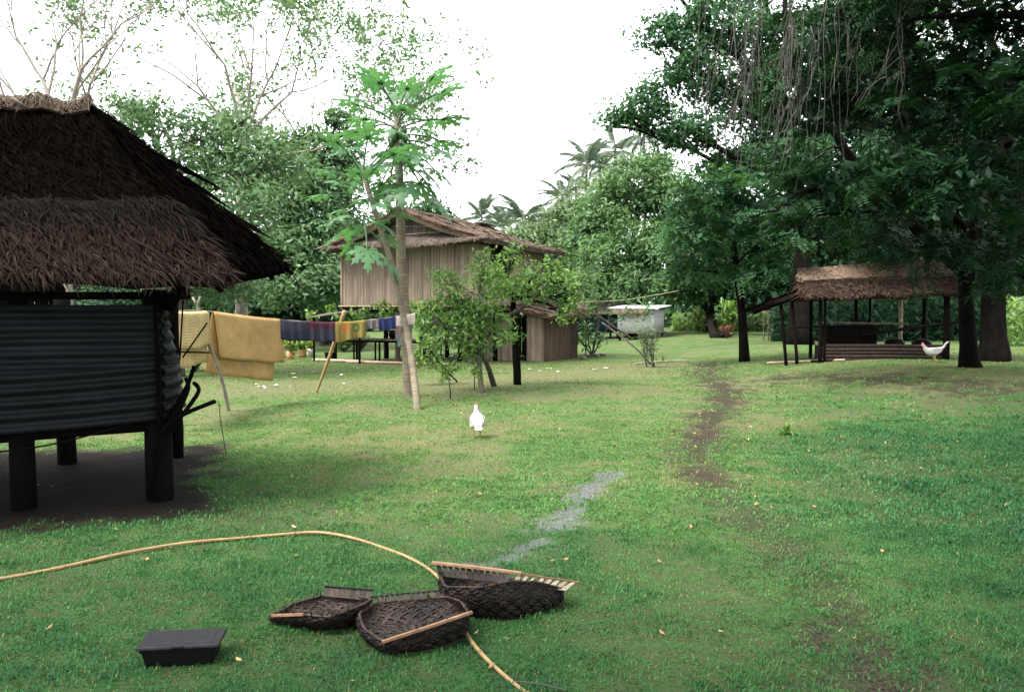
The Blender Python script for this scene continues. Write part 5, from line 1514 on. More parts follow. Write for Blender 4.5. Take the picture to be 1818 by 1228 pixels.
for k in range(10):
    a = R.uniform(0, 6.28); lean = R.uniform(.02, .28)
    d = Vector((math.cos(a) * lean - .15, math.sin(a) * lean * .5, 1))
    branching(mb, sb + Vector((math.cos(a) * .12, math.sin(a) * .1, 0)), d, R.uniform(.4, .62), .02, 2, tips, spread=.35, upw=.15, kids=(2, 2), shrink=.7, taper=.65)
mb.build('stems', M['bark_twig'], shb_, True)
P = np.array([list(p) for p in tips]); idx = np.repeat(np.arange(len(P)), 6)
C = P[idx] + NR.normal(0, .10, (len(idx), 3))
V, T = leaf_faces(C, unit(NR.normal(0, .6, C.shape) + np.array([0, 0, .5])), .13, .1, wid=.2)
tag(np_mesh('leaves', V, T, np.repeat(NR.random(len(idx)), 4), M['leaf_pale'], shb_), kind='stuff')
stick(shb_, curve_pts([sb + Vector((.0, 0, .1)), sb.lerp(at(1105, 590, sb.y), .6), at(1068, 572, sb.y + .3)]), .028, M['bark_grey'], 'bare_branch')
mb = MB()
p, q = gp(1125, 648), gp(1222, 642)
mb.tube(curve_pts([p + Vector((0, 0, .02)), p.lerp(q, .4) + Vector((0, .15, .06)), q + Vector((0, 0, .03))]), .028, 6)
tag(mb.build('fallen_branch', M['stick_pale'], None, True, origin=p), 'pale fallen branch lying behind the twiggy lawn shrub', 'branch')

# ---- strap-leaved ornamental plants
def strap_plant(name, label, base, h, n, L, mat, w=.05, heads=1, cat='plant', group=None, stem=True, span=.5):
    t = thing(name, label, cat, base, group)
    if stem:
        mb = MB()
        for k in range(heads):
            o = Vector((R.uniform(-1, 1), R.uniform(-1, 1), 0)) * span * (heads > 1)
            mb.tube([base, base + o * .6 + Vector((0, 0, h * .5)), base + o + Vector((0, 0, h))], .025, 6)
        mb.build('stem', M['bark_grey'], t, True)
    mb = MB()
    for k in range(n):
        hz_ = h * (R.random() ** .6) if stem else .02
        o = Vector((R.uniform(-1, 1), R.uniform(-1, 1), 0)) * span * (heads > 1) * (hz_ / max(h, .01))
        a = R.uniform(0, 6.28); el = R.uniform(.1, 1.2)
        d = Vector((math.cos(a) * math.cos(el), math.sin(a) * math.cos(el), math.sin(el)))
        s = Vector((-math.sin(a), math.cos(a), 0)) * w * .5
        l = L * R.uniform(.7, 1.2)
        p = base + o + Vector((0, 0, hz_)); q = p + d * l * .55; e = p + d * l + Vector((0, 0, -.35 * l))
        mb.add([p - s * .5, p + s * .5, q + s, e, q - s], [(0, 1, 2, 4), (4, 2, 3)])
    tag(mb.build('leaves', mat, t), kind='stuff')
    return t
strap_plant('cordyline', 'tall bright green cordyline beside the slim trunk beyond the lawn', gbase(1296, 44), 1.7, 170, .75, M['leaf_fresh'], .10, 4, span=.6)
strap_plant('cordyline', 'green cordyline with long leaves at the store room corner', gbase(1040, 33), 1.15, 46, .6, M['leaf_fresh'], .07, 1)
strap_plant('croton', 'low reddish croton shrub at the foot of the tall cordyline', gbase(1292, 42), .55, 70, .32, M['leaf_red'], .07, 4, span=.35)
strap_plant('banana_shoot', 'pale green banana shoot beyond the lawn near the leaning trunks', gbase(1240, 54), .9, 26, 1.4, M['leaf_lime'], .3, 1)
strap_plant('weed_tuft', 'dark green weed tuft in the middle of the right lawn', gp(1398, 772), .0, 46, .24, M['leaf_citrus'], .025, 1, stem=False)
strap_plant('weed_tuft', 'small weed tuft beside the twiggy lawn shrub', gp(1176, 645), .0, 30, .4, M['leaf_citrus'], .03, 1, stem=False)

# ---- plants in bags and pots left of the house
for k, (px, py, mt, lf, lab) in enumerate(((503, 634, 'pot_white', 'leaf_lime', 'leafy plant in a pale bag, leftmost in the potted row'), (516, 637, 'pot_orange', 'leaf_lime', 'yellow-green plant in an orange pot, second in the potted row'),
                                       (537, 634, 'pot_orange', 'leaf_fresh', 'arching plant in an orange pot in the middle of the potted row'), (551, 632, 'pot_white', 'leaf_lime', 'bushy plant in a pale bag, rightmost in the potted row'))):
    b = gp(px, py)
    t = strap_plant('potted_plant', lab, b + Vector((0, 0, 0)), .5, 70, .42, M[lf], .07, 3, group='potted plants in a row', span=.18)
    mb = MB(); lathe(mb, b, [(0, .0), (.13, .0), (.16, .12), (.15, .28), (.13, .29), (.12, .25), (0, .24)], 12)
    mb.build('pot', M[mt], t, True)
    t['category'] = 'plant'
for k, (px, D, lab) in enumerate(((610, 36, 'low green bush seen under the house beside the bamboo prop'), (640, 37, 'green bush seen between the house posts'), (470, 33, 'low weed clump on the lawn below the folded mat'), (345, 24, 'leafy green clump on the ground below the pale mat'))):
    strap_plant('low_bush', lab, gbase(px, D), .55, 150, .4, M['leaf_fresh' if k < 2 else 'leaf_citrus'], .09, 6, cat='bush', span=.5)

# ------------------------------------------------------------------ the washing line
LINE = [at(262, 556, 10.6), at(352, 551, 13.4), at(440, 562, 14.8), at(520, 569, 15.6), at(600, 572, 16.2), at(680, 565, 16.6), at(745, 555, 16.75)]
LP = curve_pts(LINE, 10)
mb = MB(); mb.tube(LP, .006, 5)
tag(mb.build('washing_line', M['rope'], None, True, origin=LP[0]), 'thin rope washing line strung from the near hut to the papaya trunk', 'washing line')
def on_line(px):
    best = min(range(len(LP) - 1), key=lambda i: abs((LP[i].x / LP[i].y * FPX + CX) - px))
    return LP[best]
def cloth_mat(name, c1, c2, c3=None, band=None, scale=60, rough=.9):
    """woven cloth; optional coloured band near the top or stripes"""
    m = pmat(name, c1, c2, rough, 5, .25, .25, 90, trans=.15)
    return m
def weave_mat(name, c1, c2):
    m = pmat(name, c1, c2, .8, 4, .22)
    n, l = m.node_tree.nodes, m.node_tree.links
    b = n['Principled BSDF']
    tc = n.new('ShaderNodeTexCoord')
    hs_ = []
    for ang in (.785, -.785):
        mp = n.new('ShaderNodeMapping'); mp.inputs['Rotation'].default_value = (0, ang, 0); l.new(tc.outputs['Object'], mp.inputs['Vector'])
        w = n.new('ShaderNodeTexWave'); w.inputs['Scale'].default_value = 11; w.inputs['Distortion'].default_value = .6; w.bands_direction = 'X'
        l.new(mp.outputs[0], w.inputs['Vector']); hs_.append(w.outputs['Fac'])
    mx = n.new('ShaderNodeMath'); mx.operation = 'MULTIPLY'; l.new(hs_[0], mx.inputs[0]); l.new(hs_[1], mx.inputs[1])
    bp = n.new('ShaderNodeBump'); bp.inputs['Strength'].default_value = .5; bp.inputs['Distance'].default_value = .006
    l.new(mx.outputs[0], bp.inputs['Height']); l.new(bp.outputs[0], b.inputs['Normal'])
    src = b.inputs['Base Color'].links[0].from_socket
    mr_ = n.new('ShaderNodeMapRange'); mr_.inputs['To Min'].default_value = .80; mr_.inputs['To Max'].default_value = 1.14; l.new(mx.outputs[0], mr_.inputs['Value'])
    sc_ = n.new('ShaderNodeVectorMath'); sc_.operation = 'SCALE'; l.new(src, sc_.inputs[0]); l.new(mr_.outputs[0], sc_.inputs['Scale'])
    l.new(sc_.outputs[0], b.inputs['Base Color'])
    return m
def drape(name, label, cat, px0, px1, front, back, mat, folds=2.0, amp=.02, thick=.006, front_skew=0., back_skew=0., shift=0., group=None, ragged=.01, n=26, m=14):
    """a sheet hung over the line; front and back are its drops in metres"""
    p, q = on_line(px0), on_line(px1)
    d = Vector((q.x - p.x, q.y - p.y, 0)).normalized()
    nr = Vector((d.y, -d.x, 0))
    if nr.y > 0: nr = -nr
    ph = R.uniform(0, 6)
    grid = []
    for j in range(-m, m + 1):
        f = abs(j) / m
        side = 1 if j >= 0 else -1
        drop = front if j >= 0 else back
        sk = front_skew if j >= 0 else back_skew
        row = []
        for i in range(n + 1):
            s = i / n
            b = p.lerp(q, s)
            top = Vector((b.x, b.y, b.z + .008 - .012 * math.sin(math.pi * s)))
            w = amp * math.sin(s * folds * 6.283 + ph + side) * f ** .8 + amp * .5 * math.sin(s * folds * 13 + ph * 2) * f
            dz = drop * (1 + sk * (s - .5)) * f + ragged * math.sin(s * 11 + ph) * f
            row.append(top + nr * (side * (.012 + .03 * math.sqrt(f)) + w + .004 * side) + d * (shift * f * (1 if j >= 0 else -1)) - Vector((0, 0, dz)))
        grid.append(row)
    mb = MB(); mb.sheet(grid, thick, R.uniform(.3, .7))
    o = mb.build(name, mat, None, True, origin=p)
    tag(o, label, cat, group)
    return o
mat_weave = weave_mat('mat_weave', (.36, .225, .088), (.43, .275, .112))
mat_weave2 = weave_mat('mat_weave_pale', (.40, .29, .13), (.48, .36, .17))
drape('woven_mat', 'pale woven mat on the line partly hidden by the near hut corner', 'mat', 300, 366, .84, .55, mat_weave2, 1.2, .03, .005, shift=.02)
drape('woven_mat', 'large orange-tan woven mat folded over the washing line', 'mat', 383, 499, .78, 1.06, mat_weave, .9, .028, .006, front_skew=.03, back_skew=.10, shift=.10, ragged=.006)
def band_cloth(name, top, bot, z_split, soft=.03, speck=None):
    m = cloth_mat(name, top, top)
    n, l = m.node_tree.nodes, m.node_tree.links
    b = n['Principled BSDF']
    tc = n.new('ShaderNodeTexCoord'); sx_ = n.new('ShaderNodeSeparateXYZ'); l.new(tc.outputs['Object'], sx_.inputs[0])
    no = n.new('ShaderNodeTexNoise'); no.inputs['Scale'].default_value = 9; l.new(tc.outputs['Object'], no.inputs['Vector'])
    ad = n.new('ShaderNodeMath'); ad.operation = 'MULTIPLY_ADD'; ad.inputs[1].default_value = .12; l.new(no.outputs['Fac'], ad.inputs[0]); l.new(sx_.outputs['Z'], ad.inputs[2])
    mr_ = n.new('ShaderNodeMapRange'); mr_.inputs['From Min'].default_value = z_split - soft; mr_.inputs['From Max'].default_value = z_split + soft; l.new(ad.outputs[0], mr_.inputs['Value'])
    wv = n.new('ShaderNodeTexWave'); wv.inputs['Scale'].default_value = 14; wv.bands_direction = 'Z'; wv.inputs['Distortion'].default_value = 2.5; l.new(tc.outputs['Object'], wv.inputs['Vector'])
    src = b.inputs['Base Color'].links[0].from_socket
    mx = n.new('ShaderNodeMixRGB'); mx.inputs[1].default_value = (*bot, 1); l.new(src, mx.inputs[2]); l.new(mr_.outputs[0], mx.inputs[0])
    m2 = n.new('ShaderNodeMixRGB'); m2.blend_type = 'MULTIPLY'; m2.inputs[2].default_value = (.62, .62, .70, 1)
    mf = n.new('ShaderNodeMath'); mf.operation = 'MULTIPLY'; mf.inputs[1].default_value = .7; l.new(wv.outputs['Fac'], mf.inputs[0]); l.new(mf.outputs[0], m2.inputs[0])
    l.new(mx.outputs[0], m2.inputs[1]); l.new(m2.outputs[0], b.inputs['Base Color'])
    return m
drape('hanging_cloth', 'faded purple-blue wrap cloth on the line next to the orange mat', 'cloth', 500, 547, .36, .30, band_cloth('cloth_purple', (.056, .050, .080), (.028, .034, .060), -.14), 3.2, .026, .004)
drape('hanging_cloth', 'maroon-topped blue patterned wrap cloth between purple and yellow cloths', 'cloth', 546, 597, .37, .33, band_cloth('cloth_maroon', (.085, .024, .040), (.040, .044, .064), -.10, .05), 3.2, .026, .004)
def yellow_print(p, q):
    m = cloth_mat('cloth_yellow', (.23, .175, .050), (.27, .205, .060))
    n, l = m.node_tree.nodes, m.node_tree.links
    b = n['Principled BSDF']
    tc = n.new('ShaderNodeTexCoord')
    cur = b.inputs['Base Color'].links[0].from_socket
    L = (q - p).length
    d = (q - p).normalized()
    for f, z, r0, r1, col in ((.36, -.13, .035, .085, (.42, .12, .03)), (.44, -.19, .02, .05, (.42, .14, .03)), (.68, -.13, .04, .085, (.05, .12, .04)), (.60, -.12, .0, .03, (.06, .10, .05))):
        c = d * L * f + Vector((0, 0, z))
        vm = n.new('ShaderNodeVectorMath'); vm.operation = 'DISTANCE'; l.new(tc.outputs['Object'], vm.inputs[0]); vm.inputs[1].default_value = c
        a = n.new('ShaderNodeMapRange'); a.inputs['From Min'].default_value = r0; a.inputs['From Max'].default_value = r0 + .015; l.new(vm.outputs['Value'], a.inputs['Value'])
        e = n.new('ShaderNodeMapRange'); e.inputs['From Min'].default_value = r1; e.inputs['From Max'].default_value = r1 + .015; e.inputs['To Min'].default_value = .8; e.inputs['To Max'].default_value = 0; l.new(vm.outputs['Value'], e.inputs['Value'])
        mu = n.new('ShaderNodeMath'); mu.operation = 'MULTIPLY'; l.new(a.outputs[0], mu.inputs[0]); l.new(e.outputs[0], mu.inputs[1])
        mx = n.new('ShaderNodeMixRGB'); l.new(mu.outputs[0], mx.inputs[0]); l.new(cur, mx.inputs[1]); mx.inputs[2].default_value = (*col, 1)
        cur = mx.outputs[0]
    l.new(cur, b.inputs['Base Color'])
    return m
drape('hanging_cloth', 'mustard yellow cloth with red and green rings on the line', 'cloth', 595, 649, .35, .30, yellow_print(on_line(595), on_line(649)), 2.6, .024, .004, front_skew=-.3)
drape('hanging_cloth', 'dull grey-mauve cloth on the line right of the yellow cloth', 'cloth', 649, 676, .18, .16, cloth_mat('cloth_grey', (.115, .098, .105), (.14, .12, .13)), 2.2, .022, .004)
drape('hanging_cloth', 'small navy blue cloth on the line between grey and cream cloths', 'cloth', 676, 704, .24, .2, cloth_mat('cloth_navy', (.018, .026, .095), (.024, .034, .115)), 2.2, .022, .004)
drape('hanging_cloth', 'small cream-pink cloth on the line at the papaya trunk', 'cloth', 704, 738, .20, .16, cloth_mat('cloth_cream', (.40, .33, .30), (.46, .39, .36)), 2.2, .022, .004)
# props
b = gp(407, 728); tp = at(350, 540, 13.35)
mb = MB(); mb.tube(curve_pts([b - Vector((0, 0, .05)), b.lerp(tp, .33) + Vector((.03, 0, 0)), b.lerp(tp, .66), tp], 4), [.030, .03, .032, .030, .028, .03, .029, .031, .028, .029, .03, .027, .026], 7, wob=.2)
pole1 = thing('forked_prop', 'knotty forked wooden prop holding the line beside the orange mat', 'pole', b)
o = mb.build('pole', M['bark_pale'], pole1, True)
stick(pole1, [b.lerp(tp, .80), b.lerp(tp, .80) + Vector((-.05, 0, .10))], .02, M['bark_pale'], 'side_stub')
stick(pole1, [b.lerp(tp, .66), b.lerp(tp, .66) + Vector((-.07, 0, .06))], .016, M['bark_pale'], 'side_stub')
stick(pole1, [tp - Vector((0, 0, .03)), tp + Vector((.05, 0, .12))], .018, M['bark_pale'], 'fork')
stick(pole1, [tp - Vector((0, 0, .03)), tp + Vector((-.07, 0, .11))], .018, M['bark_pale'], 'fork')
b = gp(560, 697); tp = at(612, 552, 16.95)
mb = MB(); mb.tube(curve_pts([b - Vector((0, 0, .05)), b.lerp(tp, .45) + Vector((.03, 0, .02)), tp], 5), [.024 + .0022 * i for i in range(11)], 8)
tag(mb.build('bamboo_prop', M['cane'], None, True, origin=b), 'slanting yellow bamboo prop under the yellow cloth', 'pole')
b = gp(402, 806); mb = MB(); mb.tube([b - Vector((0, 0, .03)), b.lerp(at(392, 750, b.y), 1.0), at(388, 712, b.y)], .006, 5)
tag(mb.build('thin_cane', M['bark_twig'], None, True, origin=b), 'thin upright cane stuck in the lawn right of the near hut', 'cane')
# patterned cloth on the platform rail
p0, p1 = H(2.75, -.44, .80), H(2.25, -.44, .80)
grid = [[p0.lerp(p1, i / 16) + Vector((E2.x * .03 * math.sin(i * .9 + j), E2.y * .03 * math.sin(i * .9 + j) - .05, .42 - .085 * j)) for i in range(17)] for j in range(9)]
mb = MB(); mb.sheet(grid, .004, .5)
m = band_cloth('cloth_floral', (.34, .20, .20), (.16, .26, .24), .12, .2)
tag(mb.build('patterned_cloth', m, None, True, origin=p0), 'pink and teal patterned cloth hanging below the line before the platform', 'cloth')
stick(bench, [p0 + Vector((-E1.x * -.3, 0, .43)), p1 + Vector((.3, 0, .43))], .012, M['wood_grey'], 'rail')
rp = [at(1030, 536, 30.6), at(1100, 533, 33), at(1150, 526, 36), at(1205, 516, 40)]
mb = MB(); mb.tube(curve_pts(rp, 6), .016, 5)
tag(mb.build('yard_rope', M['rope'], None, True, origin=rp[0]), 'yellowish rope strung from the frangipani towards the dark trees', 'rope')

# ------------------------------------------------------------------ chickens
def ring_body(rings, n=20):
    """closed smooth body through rings of (centre, side radius, up radius, tilt)"""
    vs, fs = [], []
    for (c, rx, rz, ti) in rings:
        c = Vector(c)
        for k in range(n):
            a = 2 * math.pi * k / n
            up_ = Vector((0, -math.sin(ti), math.cos(ti)))
            vs.append(c + Vector((1, 0, 0)) * (math.cos(a) * rx) + up_ * (math.sin(a) * rz))
    for i in range(len(rings) - 1):
        for k in range(n):
            fs.append((i * n + k, i * n + (k + 1) % n, (i + 1) * n + (k + 1) % n, (i + 1) * n + k))
    fs.append(tuple(range(n - 1, -1, -1))); fs.append(tuple((len(rings) - 1) * n + k for k in range(n)))
    return vs, fs
def chicken(label, base, yaw, sc, upright):
    t = thing('chicken', label, 'chicken', base)
    ca, sa = math.cos(yaw), math.sin(yaw)
    B = Vector(base)
    def W(p): return B + Vector((p[0] * ca - p[1] * sa, p[0] * sa + p[1] * ca, p[2])) * sc
    if upright:
        rings = [((0, -.17, .13), .012, .012, -.5), ((0, -.155, .15), .035, .03, -.5), ((0, -.13, .175), .06, .055, -.5), ((0, -.09, .205), .082, .085, -.4), ((0, -.03, .225), .095, .10, -.3), ((0, .03, .235), .092, .098, 0), ((0, .08, .255), .075, .08, .5),
                 ((0, .105, .29), .052, .05, .9), ((0, .115, .33), .036, .036, 1.1), ((0, .12, .365), .027, .03, 1.0), ((0, .13, .39), .027, .028, .6), ((0, .15, .398), .022, .022, .2), ((0, .165, .398), .009, .009, 0)]
        head, tail = (0, .135, .395), (0, -.16, .15)
    else:
        rings = [((0, -.25, .36), .010, .02, .4), ((0, -.215, .325), .03, .055, .5), ((0, -.16, .275), .055, .07, .5), ((0, -.10, .235), .078, .085, .3), ((0, -.03, .215), .092, .095, .1), ((0, .05, .21), .092, .095, 0), ((0, .11, .225), .075, .082, .3),
                 ((0, .15, .26), .052, .055, .7), ((0, .175, .30), .036, .038, .9), ((0, .19, .335), .028, .03, .8), ((0, .205, .358), .027, .028, .4), ((0, .225, .362), .02, .02, .1), ((0, .24, .36), .008, .008, 0)]
        head, tail = (0, .21, .362), (0, -.22, .33)
    vs, fs = ring_body(rings)
    mb = MB(); mb.add([W(v) for v in vs], fs, .6)
    o = mb.build('body', M['feather'], t, True)
    o.modifiers.new('sub', 'SUBSURF').levels = 1
    o.modifiers['sub'].render_levels = 2
    h = Vector(head)
    mb = MB()
    pr_ = [(-.02, .025), (-.012, .05), (-.004, .038), (.006, .056), (.014, .040), (.024, .048), (.030, .022)]
    a = [h + Vector((.004, y, z)) for y, z in pr_]; b2 = [h + Vector((-.004, y, z)) for y, z in pr_]
    n = len(pr_)
    mb.add([W(p) for p in a + b2 + [h + Vector((.004, 0, .015)), h + Vector((-.004, 0, .015))]], [(i, i + 1, 2 * n) for i in range(n - 1)] + [(n + i + 1, n + i, 2 * n + 1) for i in range(n - 1)] + [(i, n + i, n + i + 1, i + 1) for i in range(n - 1)])
    mb.build('comb', M['comb'], t)
    mb = MB(); mb.tube([W(h + Vector((0, .022, .0))), W(h + Vector((0, .052, -.008)))], [.011 * sc, .002 * sc], 6); mb.build('beak', M['leg_yellow'], t, True)
    mb = MB(); lathe(mb, W(h + Vector((0, .012, -.05))), [(0, 0), (.008 * sc, .006), (.010 * sc, .02), (.004 * sc, .035), (0, .036)], 8); mb.build('wattle', M['comb'], t, True)
    for sg in (-1, 1):
        mb = MB(); c = W(h + Vector((sg * .025, .008, .004))); lathe(mb, c - Vector((0, 0, .004)), [(0, 0), (.004, .001), (.005, .004), (.004, .007), (0, .008)], 8); mb.build('eye', M['eye'], t, True)
        # wing
        g = []
        for i in range(8):
            f = i / 7
            y = .07 - .22 * f; hw = .058 * math.sin(math.pi * (.18 + .75 * f)) 
            zc = (.235 if upright else .225) - (.055 * f if upright else -.02 * f)
            g.append([W((sg * (.086 + .018 * math.sin(math.pi * f) - .03 * f * f), y, zc + hw * k)) for k in (-1, -.4, .3, 1)])
        mb = MB(); mb.sheet(g, .006 * sc * sg, .5); mb.build('wing', M['feather'], t, True)
        mb = MB()
        hip, knee, foot = (sg * .04, .0, .13), (sg * .042, -.02, .075), (sg * .045, .0, .008)
        mb.tube([W(hip), W((sg * .041, -.01, .11)), W(knee), W(foot)], [.03 * sc, .02 * sc, .009 * sc, .007 * sc], 7)
        for a_ in (-.5, 0, .5, 3.14):
            l_ = .045 if a_ < 3 else .025
            mb.tube([W(foot), W((foot[0] + math.sin(a_) * l_, foot[1] + math.cos(a_) * l_, .005))], [.006 * sc, .003 * sc], 5)
        mb.build('leg', M['leg_yellow'], t, True)
    # tail feathers
    tl = Vector(tail)
    for k in range(7):
        a_ = (k - 3) * .16
        dv = Vector((math.sin(a_) * .6, -.75, -.25 if upright else .75)).normalized() * (.10 if upright else .14)
        s_ = Vector((.018, 0, .004 * (k - 3)))
        p_ = tl + Vector((math.sin(a_) * .03, .03, 0))
        mb = MB(); mb.sheet([[W(p_ - s_ * .6), W(p_ + s_ * .6)], [W(p_ + dv * .6 - s_), W(p_ + dv * .6 + s_)], [W(p_ + dv - s_ * .4), W(p_ + dv + s_ * .4)]], .004 * sc); mb.build('tail_feather', M['feather'], t)
    return t
chicken('white chicken standing upright alone on the open lawn', gp(847, 776), .12, 1.02, True)
chicken('white chicken with raised tail in the shade before the shelter', gp(1657, 643), 1.45, 1.25, False)

# ------------------------------------------------------------------ woven palm-leaf baskets
def resample(pts, n, closed=True):
    pts = [Vector(p) for p in pts] + ([Vector(pts[0])] if closed else [])
    ds = [0]
    for a, b in zip(pts[:-1], pts[1:]): ds.append(ds[-1] + (b - a).length)
    out = []
    for k in range(n):
        d = ds[-1] * k / (n if closed else n - 1)
        i = max(j for j in range(len(ds) - 1) if ds[j] <= d + 1e-9)
        out.append(pts[i].lerp(pts[i + 1], (d - ds[i]) / max(1e-9, ds[i + 1] - ds[i])))
    return out
def basket(label, rim, bottom, rachis, teeth, pale=(), ridge=None):
    base = sum((Vector(p) for p in bottom), Vector()) / len(bottom)
    base.z = gz(base.x, base.y)
    t = thing('palm_basket', label, 'basket', base, 'woven palm-leaf baskets on the grass')
    n, mrow = 72, 9
    Rm, Bt = resample(rim, n), resample(bottom, n)
    # soften corners
    for _ in range(1):
        Rm = [(Rm[k - 1] + Rm[k] * 2 + Rm[(k + 1) % n]) / 4 for k in range(n)]
        Bt = [(Bt[k - 1] + Bt[k] * 2 + Bt[(k + 1) % n]) / 4 for k in range(n)]
    cen = sum(Bt, Vector()) / n
    def surf(u, v):
        k = u * n; i = int(math.floor(k)) % n; f = k - math.floor(k)
        a = Rm[i].lerp(Rm[(i + 1) % n], f); b = Bt[i].lerp(Bt[(i + 1) % n], f)
        if v <= 1:
            out = Vector((b.x - cen.x, b.y - cen.y, 0))
            out = out.normalized() if out.length > 1e-6 else Vector((0, 0, 0))
            return a.lerp(b, v) + out * (.03 * math.sin(math.pi * v)) + Vector((0, 0, .006 * noise.noise(Vector((u * 30, v * 6, base.x)))))
        return b.lerp(cen, v - 1) + Vector((0, 0, .008 * noise.noise(Vector((u * 20, v * 5, 1)))))
    # inner lining shell keeps light out, the woven leaf strips lie on both faces
    mb = MB()
    vs = [[surf(i / n, v) for i in range(n + 1)] for v in [j / mrow for j in range(mrow + 1)] + [1.35, 1.7, 2.0]]
    mb.sheet(vs, .003, .1)
    mb.build('shell', M['basket'], t, True)
    for nm, sgn, mt in (('outer_weave', -1, 'basket'), ('inner_weave', 1, 'basket_in')):
        mb = MB()
        ns_, vmax = 46, (1.12 if sgn < 0 else 1.75)
        sp_ = .16                                             # how far round a strip runs while it crosses the wall
        nj = 15
        for fam in (-1, 1):
            for k in range(ns_):
                vs_, tone = [], min(1, max(0, R.gauss(.4, .28)))
                lift0 = R.uniform(.0, .003)
                for j in range(nj + 1):
                    v = vmax * j / nj
                    u = (k / ns_ + fam * sp_ * min(v, 1.25)) % 1.0
                    c = surf(u, v)
                    e = surf((u + .004) % 1.0, v) - surf((u - .004) % 1.0, v)
                    g_ = surf(u, min(2, v + .02)) - surf(u, max(0, v - .02))
                    nn = e.cross(g_)
                    if nn.length < 1e-10: continue
                    nn.normalize()
                    if nn.dot(cen + Vector((0, 0, .15)) - c) < 0: nn = -nn
                    nn = nn * sgn
                    cross_ = math.cos(math.pi * (v * sp_ * 2 * ns_ + k) + (0 if fam > 0 else math.pi))
                    w_ = e.normalized() * (.0125 if v < 1 else .0125 * max(.25, 1.9 - v))
                    ctr = c + nn * (.0055 + .0035 * cross_ + lift0)
                    vs_ += [ctr - w_, ctr + w_]
                m_ = len(vs_) // 2
                mb.add(vs_, [(2 * q, 2 * q + 1, 2 * q + 3, 2 * q + 2) for q in range(m_ - 1)], tone)
        tag(mb.build(nm, M[mt], t), kind='stuff')
    # thick rolled rim
    mb = MB()
    RR = [Rm[k] + Vector((0, 0, .003)) for k in range(n)] + [Rm[0] + Vector((0, 0, .003))]
    mb.tube(RR, [.007 * R.uniform(.6, 1.5) for _ in RR], 6, .7, wob=.3)
    mb.build('rim', M['basket_in'], t)
    # frayed leaf ends standing out of the rim
    mb = MB()
    for q in range(90):
        k = R.randrange(n); e = Rm[k]
        tn = (Rm[(k + 1) % n] - Rm[k - 1]).normalized()
        o_ = Vector((e.x - cen.x, e.y - cen.y, 0)).normalized()
        tip = e + o_ * R.uniform(-.02, .035) + Vector((0, 0, R.uniform(.0, .045))) + tn * R.uniform(-.03, .03)
        w_ = tn * R.uniform(.004, .010)
        b_ = e - Vector((0, 0, .015))
        mb.add([b_ - w_, b_ + w_, tip], [(0, 1, 2)])
    tag(mb.build('frayed_tips', M['basket_in'], t), kind='stuff')
    for pts, w, h_, mt in rachis:
        pp = [Vector(p) for p in pts]
        mb = MB()
        for a, b in zip(pp[:-1], pp[1:]): mb.beam(a, b, w, h_)
        mb.build('leaf_rib', M[mt], t)
    # leaflets running from the rib down to the woven wall, with gaps between them
    for (p, q, p2, q2, k, mt, wf) in teeth:
        p, q, p2, q2 = map(Vector, (p, q, p2, q2))
        for i in range(k):
            f = (i + .5) / k; hw = .5 / k
            a0, a1 = p.lerp(q, f - hw * wf), p.lerp(q, f + hw * wf)
            b0, b1 = p2.lerp(q2, f - hw * 1.1 + .02), p2.lerp(q2, f + hw * 1.1 + .02)
            mb = MB()
            fwd = Vector((0, -.004 * R.uniform(-1, 1), 0))
            mb.sheet([[a0, a1], [a0.lerp(b0, .5) + fwd, a1.lerp(b1, .5) - fwd], [b0, b1]], .003, R.random())
            mb.build('leaflet', M[mt], t)
    return t
# left basket
basket('leftmost woven palm basket with a raised back panel, behind the black box',
    [at(484, 1093, 4.42), at(535, 1092, 4.33), at(585, 1096, 4.28), at(645, 1074, 4.42), at(660, 1064, 4.60), at(620, 1056, 4.72), at(575, 1056, 4.76), at(520, 1072, 4.70)],
    [gp(492, 1103), gp(535, 1112), gp(590, 1118), gp(632, 1108), gp(640, 1096), gp(610, 1086), gp(575, 1082), gp(515, 1090)],
    [([at(483, 1092, 4.41), at(538, 1090, 4.31)], .014, .012, 'rachis'), ([at(577, 1040, 4.79), at(661, 1047, 4.70)], .016, .010, 'basket')],
    [(at(577, 1041, 4.79), at(661, 1048, 4.70), at(575, 1058, 4.75), at(655, 1066, 4.62), 9, 'basket_in', .75)])
# front basket
basket('nearest woven palm basket of the three, with a brown rib along its front rim',
    [at(637, 1090, 4.34), at(645, 1115, 4.14), at(680, 1140, 4.02), at(755, 1116, 4.08), at(832, 1088, 4.20), at(818, 1068, 4.42), at(795, 1060, 4.60), at(735, 1064, 4.62), at(668, 1070, 4.60)],
    [gp(652, 1125), gp(672, 1147), gp(700, 1158), gp(760, 1152), gp(818, 1132), gp(815, 1112), gp(795, 1104), gp(740, 1106), gp(675, 1110)],
    [([at(678, 1139, 4.00), at(755, 1114, 4.06), at(838, 1086, 4.19)], .018, .012, 'rachis'), ([at(655, 1060, 4.68), at(722, 1053, 4.70), at(795, 1047, 4.70)], .012, .009, 'basket')],
    [(at(668, 1059, 4.68), at(790, 1048, 4.70), at(672, 1070, 4.61), at(792, 1062, 4.60), 13, 'basket_in', .45)])
